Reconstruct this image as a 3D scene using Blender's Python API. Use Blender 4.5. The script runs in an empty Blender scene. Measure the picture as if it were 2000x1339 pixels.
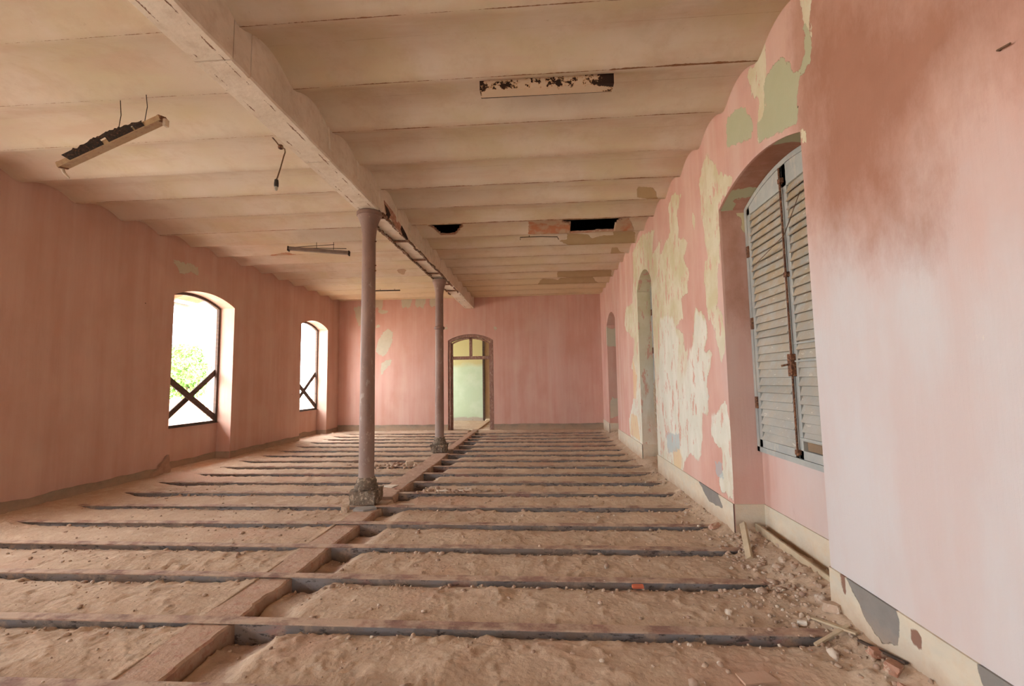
import bpy, bmesh, math, random
import numpy as np
from mathutils import Vector, Matrix

SC = bpy.context.scene
COL = SC.collection
random.seed(7)

# ------------------------------------------------------------------ camera, sky, light, exposure
EYE = 1.5
YAW, PITCH, ROLL, FPX = 0.06798, 0.08278, -0.01508, 884.2
cy, sy, cp, sp = math.cos(YAW), math.sin(YAW), math.cos(PITCH), math.sin(PITCH)
Fv = Vector((-sy*cp, cy*cp, sp)); R0 = Vector((cy, sy, 0)); U0 = R0.cross(Fv)
Rv = math.cos(ROLL)*R0 + math.sin(ROLL)*U0
Uv = -math.sin(ROLL)*R0 + math.cos(ROLL)*U0
cd = bpy.data.cameras.new('camera'); cam = bpy.data.objects.new('camera', cd); COL.objects.link(cam)
m = Matrix.Identity(4)
for i in range(3):
    m[i][0], m[i][1], m[i][2] = Rv[i], Uv[i], -Fv[i]
m[0][3], m[1][3], m[2][3] = 0, 0, EYE
cam.matrix_world = m
cd.sensor_fit = 'HORIZONTAL'; cd.sensor_width = 36; cd.lens = FPX/2000*36
cd.clip_start = 0.02; cd.clip_end = 300
SC.camera = cam

W = bpy.data.worlds.new('World'); SC.world = W; W.use_nodes = True
bg = W.node_tree.nodes['Background']
bg.inputs['Color'].default_value = (0.90, 0.96, 1.0, 1)
bg.inputs['Strength'].default_value = 5.0
sd = bpy.data.lights.new('sun', 'SUN'); sd.energy = 8.0; sd.angle = math.radians(3); sd.color = (1, .95, .86)
sun = bpy.data.objects.new('sun', sd); COL.objects.link(sun)
sun.rotation_euler = Vector((0.62, -0.25, 1.0)).to_track_quat('Z', 'Y').to_euler()

SC.view_settings.view_transform = 'Standard'; SC.view_settings.look = 'None'
SC.view_settings.gamma = 1; SC.view_settings.use_curve_mapping = False
SC.view_settings.exposure = 2.52
SC.cycles.max_bounces = 10; SC.cycles.diffuse_bounces = 9; SC.cycles.adaptive_threshold = 0.03
SC.cycles.use_denoising = True
SC.cycles.sample_clamp_indirect = 20

def portal(x, y, z, sx, sz, ry):
    """daylight through a window opening: a portal guides the sky's own light, it gives none of its own"""
    ld = bpy.data.lights.new('window_portal', 'AREA'); ld.shape = 'RECTANGLE'; ld.size = sx; ld.size_y = sz
    ld.cycles.is_portal = True
    o = bpy.data.objects.new('window_portal', ld); COL.objects.link(o)
    o.location = (x, y, z); o.rotation_euler = ry
    return o

# ------------------------------------------------------------------ dimensions (metres)
XR, XL = 1.77, -6.40            # inner faces of the side walls
YF, YB = 13.80, -7.00           # far wall, wall behind the camera
ZC = 4.03                       # underside of the ceiling joists
BAY = 0.692; J0 = 3.57          # ceiling bays
RISE = 0.10
DEP = 0.30                      # depth of the window recesses
JOISTS = [-4.28, -3.63, -2.98, -2.33, -1.68, -1.03, -0.38, 0.27, 0.92, 1.57, 2.225, 2.86, 3.53, 4.18, 4.84, 5.50, 6.16, 6.80, 7.44, 8.07, 8.69, 9.33, 9.96, 10.62, 11.32, 11.93, 12.54, 13.16]
FL = 0.075                      # flange width
POLY = {
 'R_green': [[[3.19,3.8],[3.11,3.6],[3.03,3.54],[2.98,3.61],[2.94,3.64],[2.89,3.71],[2.88,3.66],[2.91,3.52],[3.02,3.53],[3.07,3.4],[3.09,3.24],[3.24,3.27],[3.29,3.28],[3.43,3.32],[3.62,3.37],[3.64,3.54],[3.51,3.57],[3.5,3.81],[3.42,3.83]],[[3.97,3.89],[3.81,3.77],[3.71,3.58],[3.74,3.48],[4.01,3.58],[4.23,3.65],[4.23,3.82],[4.19,3.92]],[[2.95,3.81],[2.88,3.76],[2.92,3.61],[2.95,3.63]]],
 'R_cream': [[[3.46,4.13],[3.44,3.99],[3.49,3.8],[3.45,3.59],[3.62,3.37],[3.67,3.56],[3.59,3.71],[3.69,3.85],[3.8,4.03],[3.72,4.07],[3.61,4.03],[3.53,4.08]],[[2.97,4.09],[2.83,3.97],[2.9,3.79],[2.88,3.7],[2.94,3.63],[2.98,3.78],[2.95,3.85]],[[3.06,3.18],[2.99,3.11],[3.03,3.04],[3.07,3.07]],[[5.0,3.7],[4.72,3.87],[4.46,3.52],[4.16,3.31],[4.5,3.19],[4.53,2.78],[4.7,2.21],[4.56,2.12],[4.51,1.86],[4.63,1.64],[4.7,1.78],[4.79,2.03],[4.93,2.14],[5.0,2.41],[4.99,2.71],[4.88,2.78],[4.96,3.16],[4.98,3.53]],[[4.85,1.13],[4.59,1.28],[4.55,1.2],[4.48,0.88],[4.53,0.34],[4.89,0.38],[4.84,0.51],[4.74,0.59],[4.74,0.77],[5.01,0.88],[5.03,0.97]],[[5.99,3.96],[5.66,3.79],[5.82,3.67],[5.83,3.31],[5.48,3.14],[5.68,3.0],[5.49,2.78],[5.57,2.54],[5.85,2.51],[5.8,2.26],[6.11,2.18],[5.83,2.04],[5.77,1.8],[5.67,1.85],[5.74,1.4],[6.05,1.22],[5.7,1.4],[5.71,1.63],[5.45,1.94],[5.35,2.35],[5.0,2.15],[5.0,1.93],[5.12,1.81],[4.89,1.75],[4.98,1.58],[5.07,1.41],[5.02,1.29],[5.11,1.11],[5.26,1.1],[5.36,0.63],[5.49,0.54],[5.77,0.59],[6.02,0.43],[6.21,0.2],[6.73,-0.04],[7.38,-0.05],[8.72,0.0],[9.66,0.36],[9.73,0.63],[8.88,1.36],[8.74,1.54],[9.27,1.72],[8.99,1.99],[8.83,2.24],[9.62,2.51],[9.87,2.63],[9.66,3.0],[8.92,2.97],[8.69,3.56],[8.74,3.93],[7.99,4.01],[7.02,3.81],[7.23,3.46],[6.65,3.54],[6.82,3.31],[6.17,3.49],[6.23,3.86]],[[5.28,3.38],[5.17,3.33],[5.22,3.21],[5.28,3.27]]],
 'R_white': [[[5.31,2.3],[5.01,2.1],[5.03,1.93],[5.16,1.82],[4.92,1.74],[5.01,1.58],[5.11,1.41],[5.05,1.29],[5.15,1.12],[5.3,1.1],[5.4,0.62],[5.53,0.55],[5.77,0.59],[6.02,0.46],[6.2,0.55],[6.05,1.22],[5.76,1.6],[5.45,1.94]],[[6.9,2.42],[6.24,2.33],[6.03,1.99],[6.18,1.4],[6.19,0.64],[6.66,0.42],[7.05,0.7],[7.14,1.38]],[[4.98,1.1],[4.78,1.13],[4.59,1.1],[4.59,0.86],[4.71,0.82],[5.01,0.9]]],
 'R_ochre': [[[9.45,0.8],[8.88,0.79],[8.65,0.35],[9.66,0.36]],[[6.52,0.57],[6.1,0.57],[6.2,0.26],[6.47,0.17]],[[9.12,1.9],[8.74,1.54],[8.93,1.1],[9.15,1.13]]],
 'R_blue': [[[4.95,0.62],[4.76,0.65],[4.75,0.5],[4.94,0.49]],[[6.85,0.72],[6.12,0.77],[6.2,0.55],[6.77,0.43]]],
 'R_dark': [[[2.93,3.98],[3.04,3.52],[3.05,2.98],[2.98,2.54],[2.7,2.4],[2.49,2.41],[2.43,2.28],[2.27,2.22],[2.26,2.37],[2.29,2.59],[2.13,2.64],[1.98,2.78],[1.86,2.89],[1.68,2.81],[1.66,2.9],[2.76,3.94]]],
 'L_patch': [[[7.32,3.69],[7.48,3.7],[7.59,3.69],[7.71,3.73],[7.89,3.69],[7.92,3.55],[7.72,3.56],[7.63,3.53],[7.49,3.47]]],
 'L_ochre': [[[5.96,0.44],[6.31,0.42],[6.32,0.12],[6.01,0.12]],[[5.64,1.2],[5.84,1.26],[5.88,1.05],[5.69,1.0]]],
 'B_patch': [[[-5.22,2.47],[-5.13,2.83],[-4.98,3.07],[-4.83,3.18],[-4.68,3.06],[-4.69,2.76],[-4.82,2.46],[-4.94,2.32],[-5.13,2.38]],[[-5.06,1.81],[-5.03,2.11],[-4.88,2.19],[-4.67,2.22],[-4.76,2.04],[-4.94,1.87],[-5.03,1.72]],[[-5.16,3.74],[-5.14,3.8],[-4.83,3.74],[-4.89,3.67],[-5.08,3.64]],[[-5.14,3.34],[-5.05,3.28],[-5.17,3.19],[-5.25,3.25]]],
 'C_bare': [[[1.36,6.3],[1.34,6.1],[1.56,6.13],[1.68,6.36]],[[0.33,8.29],[0.39,8.28],[0.49,8.26],[0.48,8.04],[0.59,8.05],[0.84,8.12],[0.95,8.25],[1.15,8.18],[1.32,8.18],[1.3,8.0],[1.45,7.89],[1.58,7.91],[1.71,8.13],[1.76,8.46],[1.44,8.42],[1.11,8.41],[0.95,8.61],[0.77,8.61],[0.61,8.47]],[[1.4,9.14],[1.41,8.92],[1.52,8.93],[1.56,9.02],[1.76,9.13]],[[-0.13,11.91],[0.03,11.6],[0.31,11.64],[0.43,11.71],[0.61,11.33],[1.26,11.42],[1.39,11.79],[1.76,12.03],[0.64,11.92]],[[0.39,11.13],[0.39,10.65],[0.75,10.62],[1.68,10.82],[1.75,11.31]]],
 'C_brick': [[[-0.21,7.7],[-0.19,7.22],[0.0,7.13],[0.28,7.14],[0.34,7.05],[1.48,7.07],[1.46,7.38],[1.62,7.75]],[[-0.18,9.08],[0.14,9.12],[0.08,9.32],[-0.01,9.36]],[[-3.38,10.23],[-3.21,10.14],[-3.15,10.26],[-3.27,10.42],[-3.38,10.37]],[[-5.62,8.61],[-5.29,8.39],[-4.94,8.32],[-4.75,8.45],[-4.64,8.58],[-5.1,8.6]]],
}


# ------------------------------------------------------------------ generic helpers
def link(name, me, mat=None, parent=None, kind=None, label=None):
    o = bpy.data.objects.new(name, me); COL.objects.link(o)
    if mat is not None:
        for mm in (mat if isinstance(mat, (list, tuple)) else [mat]): me.materials.append(mm)
    if parent is not None: o.parent = parent
    if kind: o['kind'] = kind
    if label: o['label'] = label
    return o

def tag(o, label, cat, group=None, kind=None):
    o['label'] = label; o['category'] = cat
    if group: o['group'] = group
    if kind: o['kind'] = kind
    return o

def empty(name, loc=(0, 0, 0), rot=(0, 0, 0)):
    o = bpy.data.objects.new(name, None); COL.objects.link(o); o.location = loc; o.rotation_euler = rot
    o.empty_display_size = .1
    return o

def mesh_np(name, V, F, attrs=None, smooth=True, matidx=None):
    V = np.asarray(V, np.float32); F = np.asarray(F, np.int32)
    me = bpy.data.meshes.new(name)
    n = F.shape[1]
    me.vertices.add(len(V)); me.vertices.foreach_set('co', V.ravel())
    me.loops.add(F.size); me.loops.foreach_set('vertex_index', F.ravel())
    me.polygons.add(len(F)); me.polygons.foreach_set('loop_start', np.arange(len(F), dtype=np.int32)*n)
    me.polygons.foreach_set('loop_total', np.full(len(F), n, np.int32))
    if smooth: me.polygons.foreach_set('use_smooth', np.ones(len(F), bool))
    if matidx is not None: me.polygons.foreach_set('material_index', np.asarray(matidx, np.int32))
    me.update(calc_edges=True)
    for k, v in (attrs or {}).items():
        a = me.attributes.new(k, 'FLOAT', 'POINT'); a.data.foreach_set('value', np.asarray(v, np.float32))
    return me

class MB:
    """collects solids into one bmesh"""
    def __init__(s): s.bm = bmesh.new()
    def box(s, x0, x1, y0, y1, z0, z1, M=None, jit=0, bev=0):
        r = bmesh.ops.create_cube(s.bm, size=1)
        vs = r['verts']
        for v in vs:
            v.co = Vector((x0+(v.co.x+.5)*(x1-x0), y0+(v.co.y+.5)*(y1-y0), z0+(v.co.z+.5)*(z1-z0)))
            if jit: v.co += Vector([random.uniform(-jit, jit) for _ in range(3)])
        if bev:
            es = list({e for v in vs for e in v.link_edges})
            rb = bmesh.ops.bevel(s.bm, geom=es, offset=bev, segments=2, affect='EDGES', profile=.6)
            vs = list({v for f in rb['faces'] for v in f.verts} | {v for v in vs if v.is_valid})
        if M is not None:
            for v in vs: v.co = M @ v.co
        return s
    def tube(s, pts, r, seg=8, cap=True):
        rings = []; pts = [Vector(p) for p in pts]
        for i, p in enumerate(pts):
            d = (pts[min(i+1, len(pts)-1)] - pts[max(i-1, 0)]).normalized()
            a = d.orthogonal().normalized() if i == 0 else (pa - pa.dot(d)*d).normalized()
            pa = a; b = d.cross(a)
            rr = r[i] if isinstance(r, (list, tuple)) else r
            rings.append([s.bm.verts.new(p + rr*(math.cos(t)*a+math.sin(t)*b)) for t in [2*math.pi*k/seg for k in range(seg)]])
        for A, B in zip(rings, rings[1:]):
            for k in range(seg): s.bm.faces.new((A[k], A[(k+1) % seg], B[(k+1) % seg], B[k]))
        if cap: s.bm.faces.new(rings[0][::-1]); s.bm.faces.new(rings[-1])
        return s
    def lathe(s, prof, cx=0, cy_=0, seg=40, wob=0):
        rings = []
        for (r, z) in prof:
            rings.append([s.bm.verts.new((cx+r*(1+random.uniform(-wob, wob))*math.cos(2*math.pi*k/seg), cy_+r*(1+random.uniform(-wob, wob))*math.sin(2*math.pi*k/seg), z)) for k in range(seg)])
        for A, B in zip(rings, rings[1:]):
            for k in range(seg): s.bm.faces.new((A[k], A[(k+1) % seg], B[(k+1) % seg], B[k]))
        s.bm.faces.new(rings[0][::-1]); s.bm.faces.new(rings[-1])
        return s
    def prism(s, pts, h, M=None):
        """pts: 2-D outline in the x-y plane, extruded 0..h along z, then M"""
        A = [s.bm.verts.new((p[0], p[1], 0)) for p in pts]; B = [s.bm.verts.new((p[0], p[1], h)) for p in pts]
        n = len(pts)
        fs = [s.bm.faces.new(A[::-1]), s.bm.faces.new(B)]
        for k in range(n): fs.append(s.bm.faces.new((A[k], A[(k+1) % n], B[(k+1) % n], B[k])))
        if M is not None:
            for v in A+B: v.co = M @ v.co
        return s
    def done(s, name, mat, parent=None, kind=None, label=None, smooth=False, bev=0):
        bmesh.ops.recalc_face_normals(s.bm, faces=s.bm.faces)
        me = bpy.data.meshes.new(name); s.bm.to_mesh(me); s.bm.free()
        if smooth:
            for p in me.polygons: p.use_smooth = True
        o = link(name, me, mat, parent, kind, label)
        if smooth:
            md = o.modifiers.new('edge', 'EDGE_SPLIT'); md.split_angle = math.radians(38)
        if bev:
            md = o.modifiers.new('bevel', 'BEVEL'); md.width = bev; md.segments = 2; md.limit_method = 'ANGLE'
        return o

def hash2(ix, iy, seed):
    n = (ix*374761393 + iy*668265263 + seed*2147483647).astype(np.int64)
    n = (n ^ (n >> 13)) * 1274126177
    n = (n ^ (n >> 16)) & 0xffffffff
    return n / 4294967295.0
def vnoise(x, y, seed=0):
    ix, iy = np.floor(x).astype(np.int64), np.floor(y).astype(np.int64)
    fx, fy = x-ix, y-iy; fx = fx*fx*(3-2*fx); fy = fy*fy*(3-2*fy)
    a, b, c, d = hash2(ix, iy, seed), hash2(ix+1, iy, seed), hash2(ix, iy+1, seed), hash2(ix+1, iy+1, seed)
    return (a*(1-fx)+b*fx)*(1-fy)+(c*(1-fx)+d*fx)*fy
def fbm(x, y, o=4, seed=0):
    s = 0; a = .5; t = 0
    for k in range(o):
        s = s + a*vnoise(x*2**k+17*k, y*2**k-9*k, seed+k); t += a; a *= .5
    return s/t
def sstep(a, b, x):
    t = np.clip((x-a)/(b-a), 0, 1); return t*t*(3-2*t)

def sdf(P, polys, lim=.4):
    """signed distance (positive inside) of points P (n,2) to the union of polygons"""
    best = np.full(len(P), -lim, np.float64)
    for poly in polys:
        q = np.array(poly, float); n = len(q)
        lo, hi = q.min(0)-lim, q.max(0)+lim
        sel = np.where((P[:, 0] > lo[0]) & (P[:, 0] < hi[0]) & (P[:, 1] > lo[1]) & (P[:, 1] < hi[1]))[0]
        if not len(sel): continue
        p = P[sel]; d = np.full(len(p), 9.); ins = np.zeros(len(p), bool)
        for i in range(n):
            a, b = q[i], q[(i+1) % n]; e = b-a; w = p-a
            t = np.clip((w@e)/max(e@e, 1e-9), 0, 1)
            d = np.minimum(d, np.hypot(*(w-t[:, None]*e).T))
            c = ((a[1] > p[:, 1]) != (b[1] > p[:, 1]))
            with np.errstate(divide='ignore', invalid='ignore'):
                xi = a[0]+(p[:, 1]-a[1])/(b[1]-a[1])*(b[0]-a[0])
            ins ^= c & (p[:, 0] < xi)
        best[sel] = np.maximum(best[sel], np.where(ins, d, -d))
    return np.clip(best, -lim, lim)

# ------------------------------------------------------------------ material helper
class NT:
    def __init__(s, name, rough=.9, metal=0.0, spec=.25):
        s.m = bpy.data.materials.new(name); s.m.use_nodes = True
        s.t = s.m.node_tree; s.b = s.t.nodes['Principled BSDF']
        s.b.inputs['Roughness'].default_value = rough; s.b.inputs['Metallic'].default_value = metal
        s.b.inputs['Specular IOR Level'].default_value = spec
        s.co = s.t.nodes.new('ShaderNodeTexCoord').outputs['Object']
        g = s.t.nodes.new('ShaderNodeNewGeometry'); s.pos = g.outputs['Position']; s.nor = g.outputs['Normal']
    def n(s, t, **k):
        nd = s.t.nodes.new(t)
        for a, b in k.items(): setattr(nd, a, b)
        return nd
    def put(s, sock, v):
        if hasattr(v, 'is_output') or isinstance(v, bpy.types.NodeSocket): s.t.links.new(v, sock)
        elif isinstance(v, (tuple, list)): sock.default_value = (*v[:3], 1) if len(sock.default_value) == 4 else v
        else: sock.default_value = v
    def scl(s, x, y, z, src=None):
        nd = s.n('ShaderNodeVectorMath', operation='MULTIPLY'); s.put(nd.inputs[0], src or s.pos); nd.inputs[1].default_value = (x, y, z)
        return nd.outputs[0]
    def noise(s, sc, det=4, rough=.55, vec=None, dist=0):
        nd = s.n('ShaderNodeTexNoise'); s.put(nd.inputs['Vector'], vec or s.pos)
        nd.inputs['Scale'].default_value = sc; nd.inputs['Detail'].default_value = det
        nd.inputs['Roughness'].default_value = rough; nd.inputs['Distortion'].default_value = dist
        return nd.outputs['Fac']
    def vor(s, sc, vec=None, feat='F1', out='Distance', rnd=1):
        nd = s.n('ShaderNodeTexVoronoi', feature=feat); s.put(nd.inputs['Vector'], vec or s.pos); nd.inputs['Scale'].default_value = sc
        nd.inputs['Randomness'].default_value = rnd
        return nd.outputs[out]
    def attr(s, name):
        nd = s.n('ShaderNodeAttribute', attribute_name=name); return nd.outputs['Fac']
    def ma(s, op, a, b=0.0, c=None, clamp=False):
        nd = s.n('ShaderNodeMath', operation=op, use_clamp=clamp); s.put(nd.inputs[0], a); s.put(nd.inputs[1], b)
        if c is not None: s.put(nd.inputs[2], c)
        return nd.outputs[0]
    def mr(s, v, a, b, c=0.0, d=1.0, smooth=False):
        nd = s.n('ShaderNodeMapRange', clamp=True)
        if smooth: nd.interpolation_type = 'SMOOTHSTEP'
        s.put(nd.inputs[0], v)
        for i, x in enumerate((a, b, c, d)): nd.inputs[i+1].default_value = x
        return nd.outputs[0]
    def mix(s, f, a, b, mode='MIX'):
        nd = s.n('ShaderNodeMix', data_type='RGBA', blend_type=mode); s.put(nd.inputs[0], f); s.put(nd.inputs[6], a); s.put(nd.inputs[7], b)
        return nd.outputs[2]
    def sep(s, v=None):
        nd = s.n('ShaderNodeSeparateXYZ'); s.put(nd.inputs[0], v or s.pos); return nd.outputs
    def mask(s, name, amp=.06, w=.002, vec=None, sc=9, off=0.0):
        nz = s.noise(sc, 5, .6, vec)
        v = s.ma('ADD', s.attr(name), s.ma('MULTIPLY', s.ma('SUBTRACT', nz, .5-off), amp))
        return s.mr(v, -w, w)
    def col(s, c): s.put(s.b.inputs['Base Color'], c); return s
    def bump(s, h, dist=.01, st=1.0, prev=None):
        nd = s.n('ShaderNodeBump'); nd.inputs['Distance'].default_value = dist; nd.inputs['Strength'].default_value = st
        s.put(nd.inputs['Height'], h)
        if prev is not None: s.put(nd.inputs['Normal'], prev)
        s.put(s.b.inputs['Normal'], nd.outputs[0]); return nd.outputs[0]
    def rgh(s, v): s.put(s.b.inputs['Roughness'], v); return s

def wall_mat(name, base, dark, light, streak=.6, right=False, spots=True):
    """pink limewash: brushed vertical streaks, water-stain blotches, chips; peeled areas where the mesh says so"""
    M = NT(name, rough=.93, spec=.12)
    st = M.scl(9, 9, .55); st2 = M.scl(30, 30, 1.3); st3 = M.scl(3, 3, .25)
    c = M.mix(M.mr(M.noise(1.0, 5, .65, st), .40, .66, 0, streak), base, dark)
    c = M.mix(M.mr(M.noise(1.0, 5, .6, M.scl(1.6, 1.6, 1.0)), .42, .66, 0, 1-streak*.5), c, dark)
    c = M.mix(M.mr(M.noise(1.1, 3, .5, st3), .45, .70, 0, .6), c, light)
    c = M.mix(M.mr(M.noise(1.0, 3, .6, st2), .3, .75, 0, .22), c, dark)
    c = M.mix(M.mr(M.noise(1.3, 5, .6), .52, .72, 0, .4), c, dark)
    c = M.mix(M.mr(M.noise(.8, 3, .6), .55, .75, 0, .4), c, (base[0]*1.02, base[1]*1.16, base[2]*1.1))
    z = M.sep()[2]
    h = M.ma('MULTIPLY', M.noise(60, 3, .6), .25)
    h = M.ma('ADD', h, M.ma('MULTIPLY', M.noise(1, 3, .6, M.scl(60, 60, 4)), .35))
    if right:
        Y_ = M.sep()[1]
        wash = M.mr(M.ma('ADD', Y_, M.ma('MULTIPLY', M.noise(1.1, 4, .6, M.scl(1.5, 1.5, .5)), 1.6)), 3.9, 5.6, 1, 0)
        wash = M.ma('MULTIPLY', wash, M.mr(M.ma('ADD', z, M.ma('MULTIPLY', M.noise(1.2, 5, .65, M.scl(1.6, 1.6, .6)), 1.5)), 2.6, 3.5, 1, .12))
        c = M.mix(wash, c, M.mix(M.mr(M.noise(1.3, 5, .6, M.scl(1.8, 1.8, .45)), .42, .64), (.59, .54, .52), (.58, .48, .445)))
        # paler below; darker top by height is stain with shade painted in
        damp_shade = M.mr(M.ma('ADD', z, M.ma('MULTIPLY', M.noise(1.6, 6, .7, M.scl(1.3, 1.3, .8)), 1.2)), 2.5, 4.0, 0, .65)
        damp_shade = M.ma('MULTIPLY', damp_shade, M.mr(Y_, 3.0, 3.1, 1, 0))
        c = M.mix(damp_shade, c, (.50, .30, .225))
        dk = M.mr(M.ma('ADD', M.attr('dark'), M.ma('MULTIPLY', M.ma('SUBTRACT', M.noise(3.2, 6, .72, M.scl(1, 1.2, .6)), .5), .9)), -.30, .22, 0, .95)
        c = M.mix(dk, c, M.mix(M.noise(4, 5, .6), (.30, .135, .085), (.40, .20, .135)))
        vs = M.scl(1, 1, .38); hi = M.mr(M.ma('ADD', z, M.ma('MULTIPLY', M.noise(3, 5, .7, vs), 1.0)), 1.9, 2.7)
        m1 = M.mask('cream', .20, .002, M.scl(1, 1, .45), 12); 
        under = M.mix(M.mr(M.noise(2.5, 4, .6), .4, .6), (.56, .49, .31), (.64, .58, .43))
        under = M.mix(hi, M.mix(M.mr(M.noise(5, 5, .7, vs), .42, .6), (.66, .63, .53), (.60, .56, .44)), under)
        under = M.mix(M.mr(M.noise(7, 4, .6, vs), .56, .64, 0, .5), under, (.56, .44, .30))
        c = M.mix(m1, c, under)
        m2 = M.mask('green', .12, .002, M.scl(1, 1, .6), 13)
        c = M.mix(m2, c, M.mix(M.noise(5, 4), (.40, .40, .255), (.46, .45, .31)))
        mo = M.mask('ochre', .1, .01, None, 9)
        c = M.mix(M.ma('MULTIPLY', mo, .75), c, (.66, .47, .27))
        m3 = M.ma('MULTIPLY', M.mask('white', .22, .02, M.scl(1, 1, .4), 10), .8)
        c = M.mix(m3, c, M.mix(M.mr(M.noise(4, 5, .7, vs), .4, .6), (.70, .67, .58), (.62, .60, .50)))
        mb = M.mask('blue', .16, .004, None, 14)
        c = M.mix(M.ma('MULTIPLY', mb, .6), c, (.34, .42, .44))
        # thin flakes left and chipped out inside the peeled zone
        fl = M.ma('MULTIPLY', M.mr(M.noise(9, 6, .7, M.scl(1, 1, .35)), .575, .58), M.mr(M.attr('cream'), .0, .08))
        c = M.mix(fl, c, (.60, .36, .28))
        h = M.ma('SUBTRACT', h, M.ma('MULTIPLY', M.ma('MAXIMUM', m1, m2), 1.1))
    if spots:
        mp = M.mask('patch', .14, .003, None, 13)
        c = M.mix(mp, c, M.mix(M.noise(9, 3), (.46, .42, .32), (.56, .50, .38)))
        ms = M.mr(M.vor(1.7, M.scl(1, 1, 1)), .012, .02, 1, 0)
        c = M.mix(ms, c, (.12, .07, .05))
        ch = M.mr(M.noise(6, 6, .75), .72, .725)
        c = M.mix(M.ma('MULTIPLY', ch, .6), c, (.66, .58, .5))
        h = M.ma('SUBTRACT', h, M.ma('MULTIPLY', mp, 1.0))
    M.col(c); M.bump(h, .004, .8)
    return M.m

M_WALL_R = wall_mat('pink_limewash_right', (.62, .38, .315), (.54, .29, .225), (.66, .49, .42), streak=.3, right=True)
M_WALL_L = wall_mat('pink_limewash_left', (.56, .36, .29), (.49, .29, .22), (.59, .41, .34))
M_WALL_B = wall_mat('pink_limewash_far', (.60, .37, .305), (.53, .29, .225), (.63, .45, .39))

def cement_mat(name, a, b, sc, holes=True, peel=False):
    M = NT(name, rough=.95, spec=.1)
    c = M.mix(M.mr(M.noise(3, 5, .6, M.scl(1, 1, 2)), .35, .65), a, b)
    c = M.mix(M.mr(M.noise(14, 4, .6), .5, .75, 0, .5), c, sc)
    if peel:
        g = M.mask('grey', .05, .003, None, 12)
        c = M.mix(g, c, M.mix(M.noise(10, 4), (.20, .18, .16), (.27, .25, .225)))
        r = M.mask('rust', .02, .003, None, 25)
        c = M.mix(r, c, (.25, .14, .10))
        M.bump(M.ma('SUBTRACT', M.noise(25, 4), g), .005)
    else:
        M.bump(M.noise(22, 5), .008)
    z = M.sep()[2]
    dirt = M.mr(M.ma('ADD', z, M.ma('MULTIPLY', M.noise(4, 5, .65), -.28)), -.09, .06, .8, 0)
    c = M.mix(dirt, c, (.42, .29, .20))
    M.col(c)
    return M.m
M_SKIRT_R = cement_mat('skirting_cement_pale', (.64, .55, .42), (.56, .51, .41), (.60, .45, .29), peel=True)
M_SKIRT_L = cement_mat('skirting_cement_grey', (.30, .25, .19), (.22, .17, .13), (.36, .25, .17))

def dirt_mat(name='floor_dirt', a=(.52, .395, .285), b=(.44, .32, .225), c3=(.60, .48, .36)):
    M = NT(name, rough=.97, spec=.08)
    c = M.mix(M.mr(M.noise(1.6, 5, .6), .38, .64), a, b)
    c = M.mix(M.mr(M.noise(7, 5, .65), .5, .68, 0, .7), c, c3)
    c = M.mix(M.mr(M.noise(40, 4, .65), .55, .75, 0, .5), c, (.33, .21, .15))
    c = M.mix(M.mr(M.vor(38), .05, .10, .45, 0), c, (.30, .17, .12))
    c = M.mix(M.mask('low', .08, .03, None, 12), c, M.mix(M.noise(30, 4), (.33, .24, .19), (.44, .31, .24)))
    c = M.mix(M.mask('brickdust', .3, .12, None, 9), c, (.49, .325, .235))
    M.col(c)
    h = M.ma('ADD', M.ma('MULTIPLY', M.noise(22, 6, .62), .8), M.ma('MULTIPLY', M.mr(M.vor(24, None, 'F1'), 0, .5, 1, 0), .25))
    M.bump(h, .014, .8)
    return M.m
M_DIRT = dirt_mat()

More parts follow.
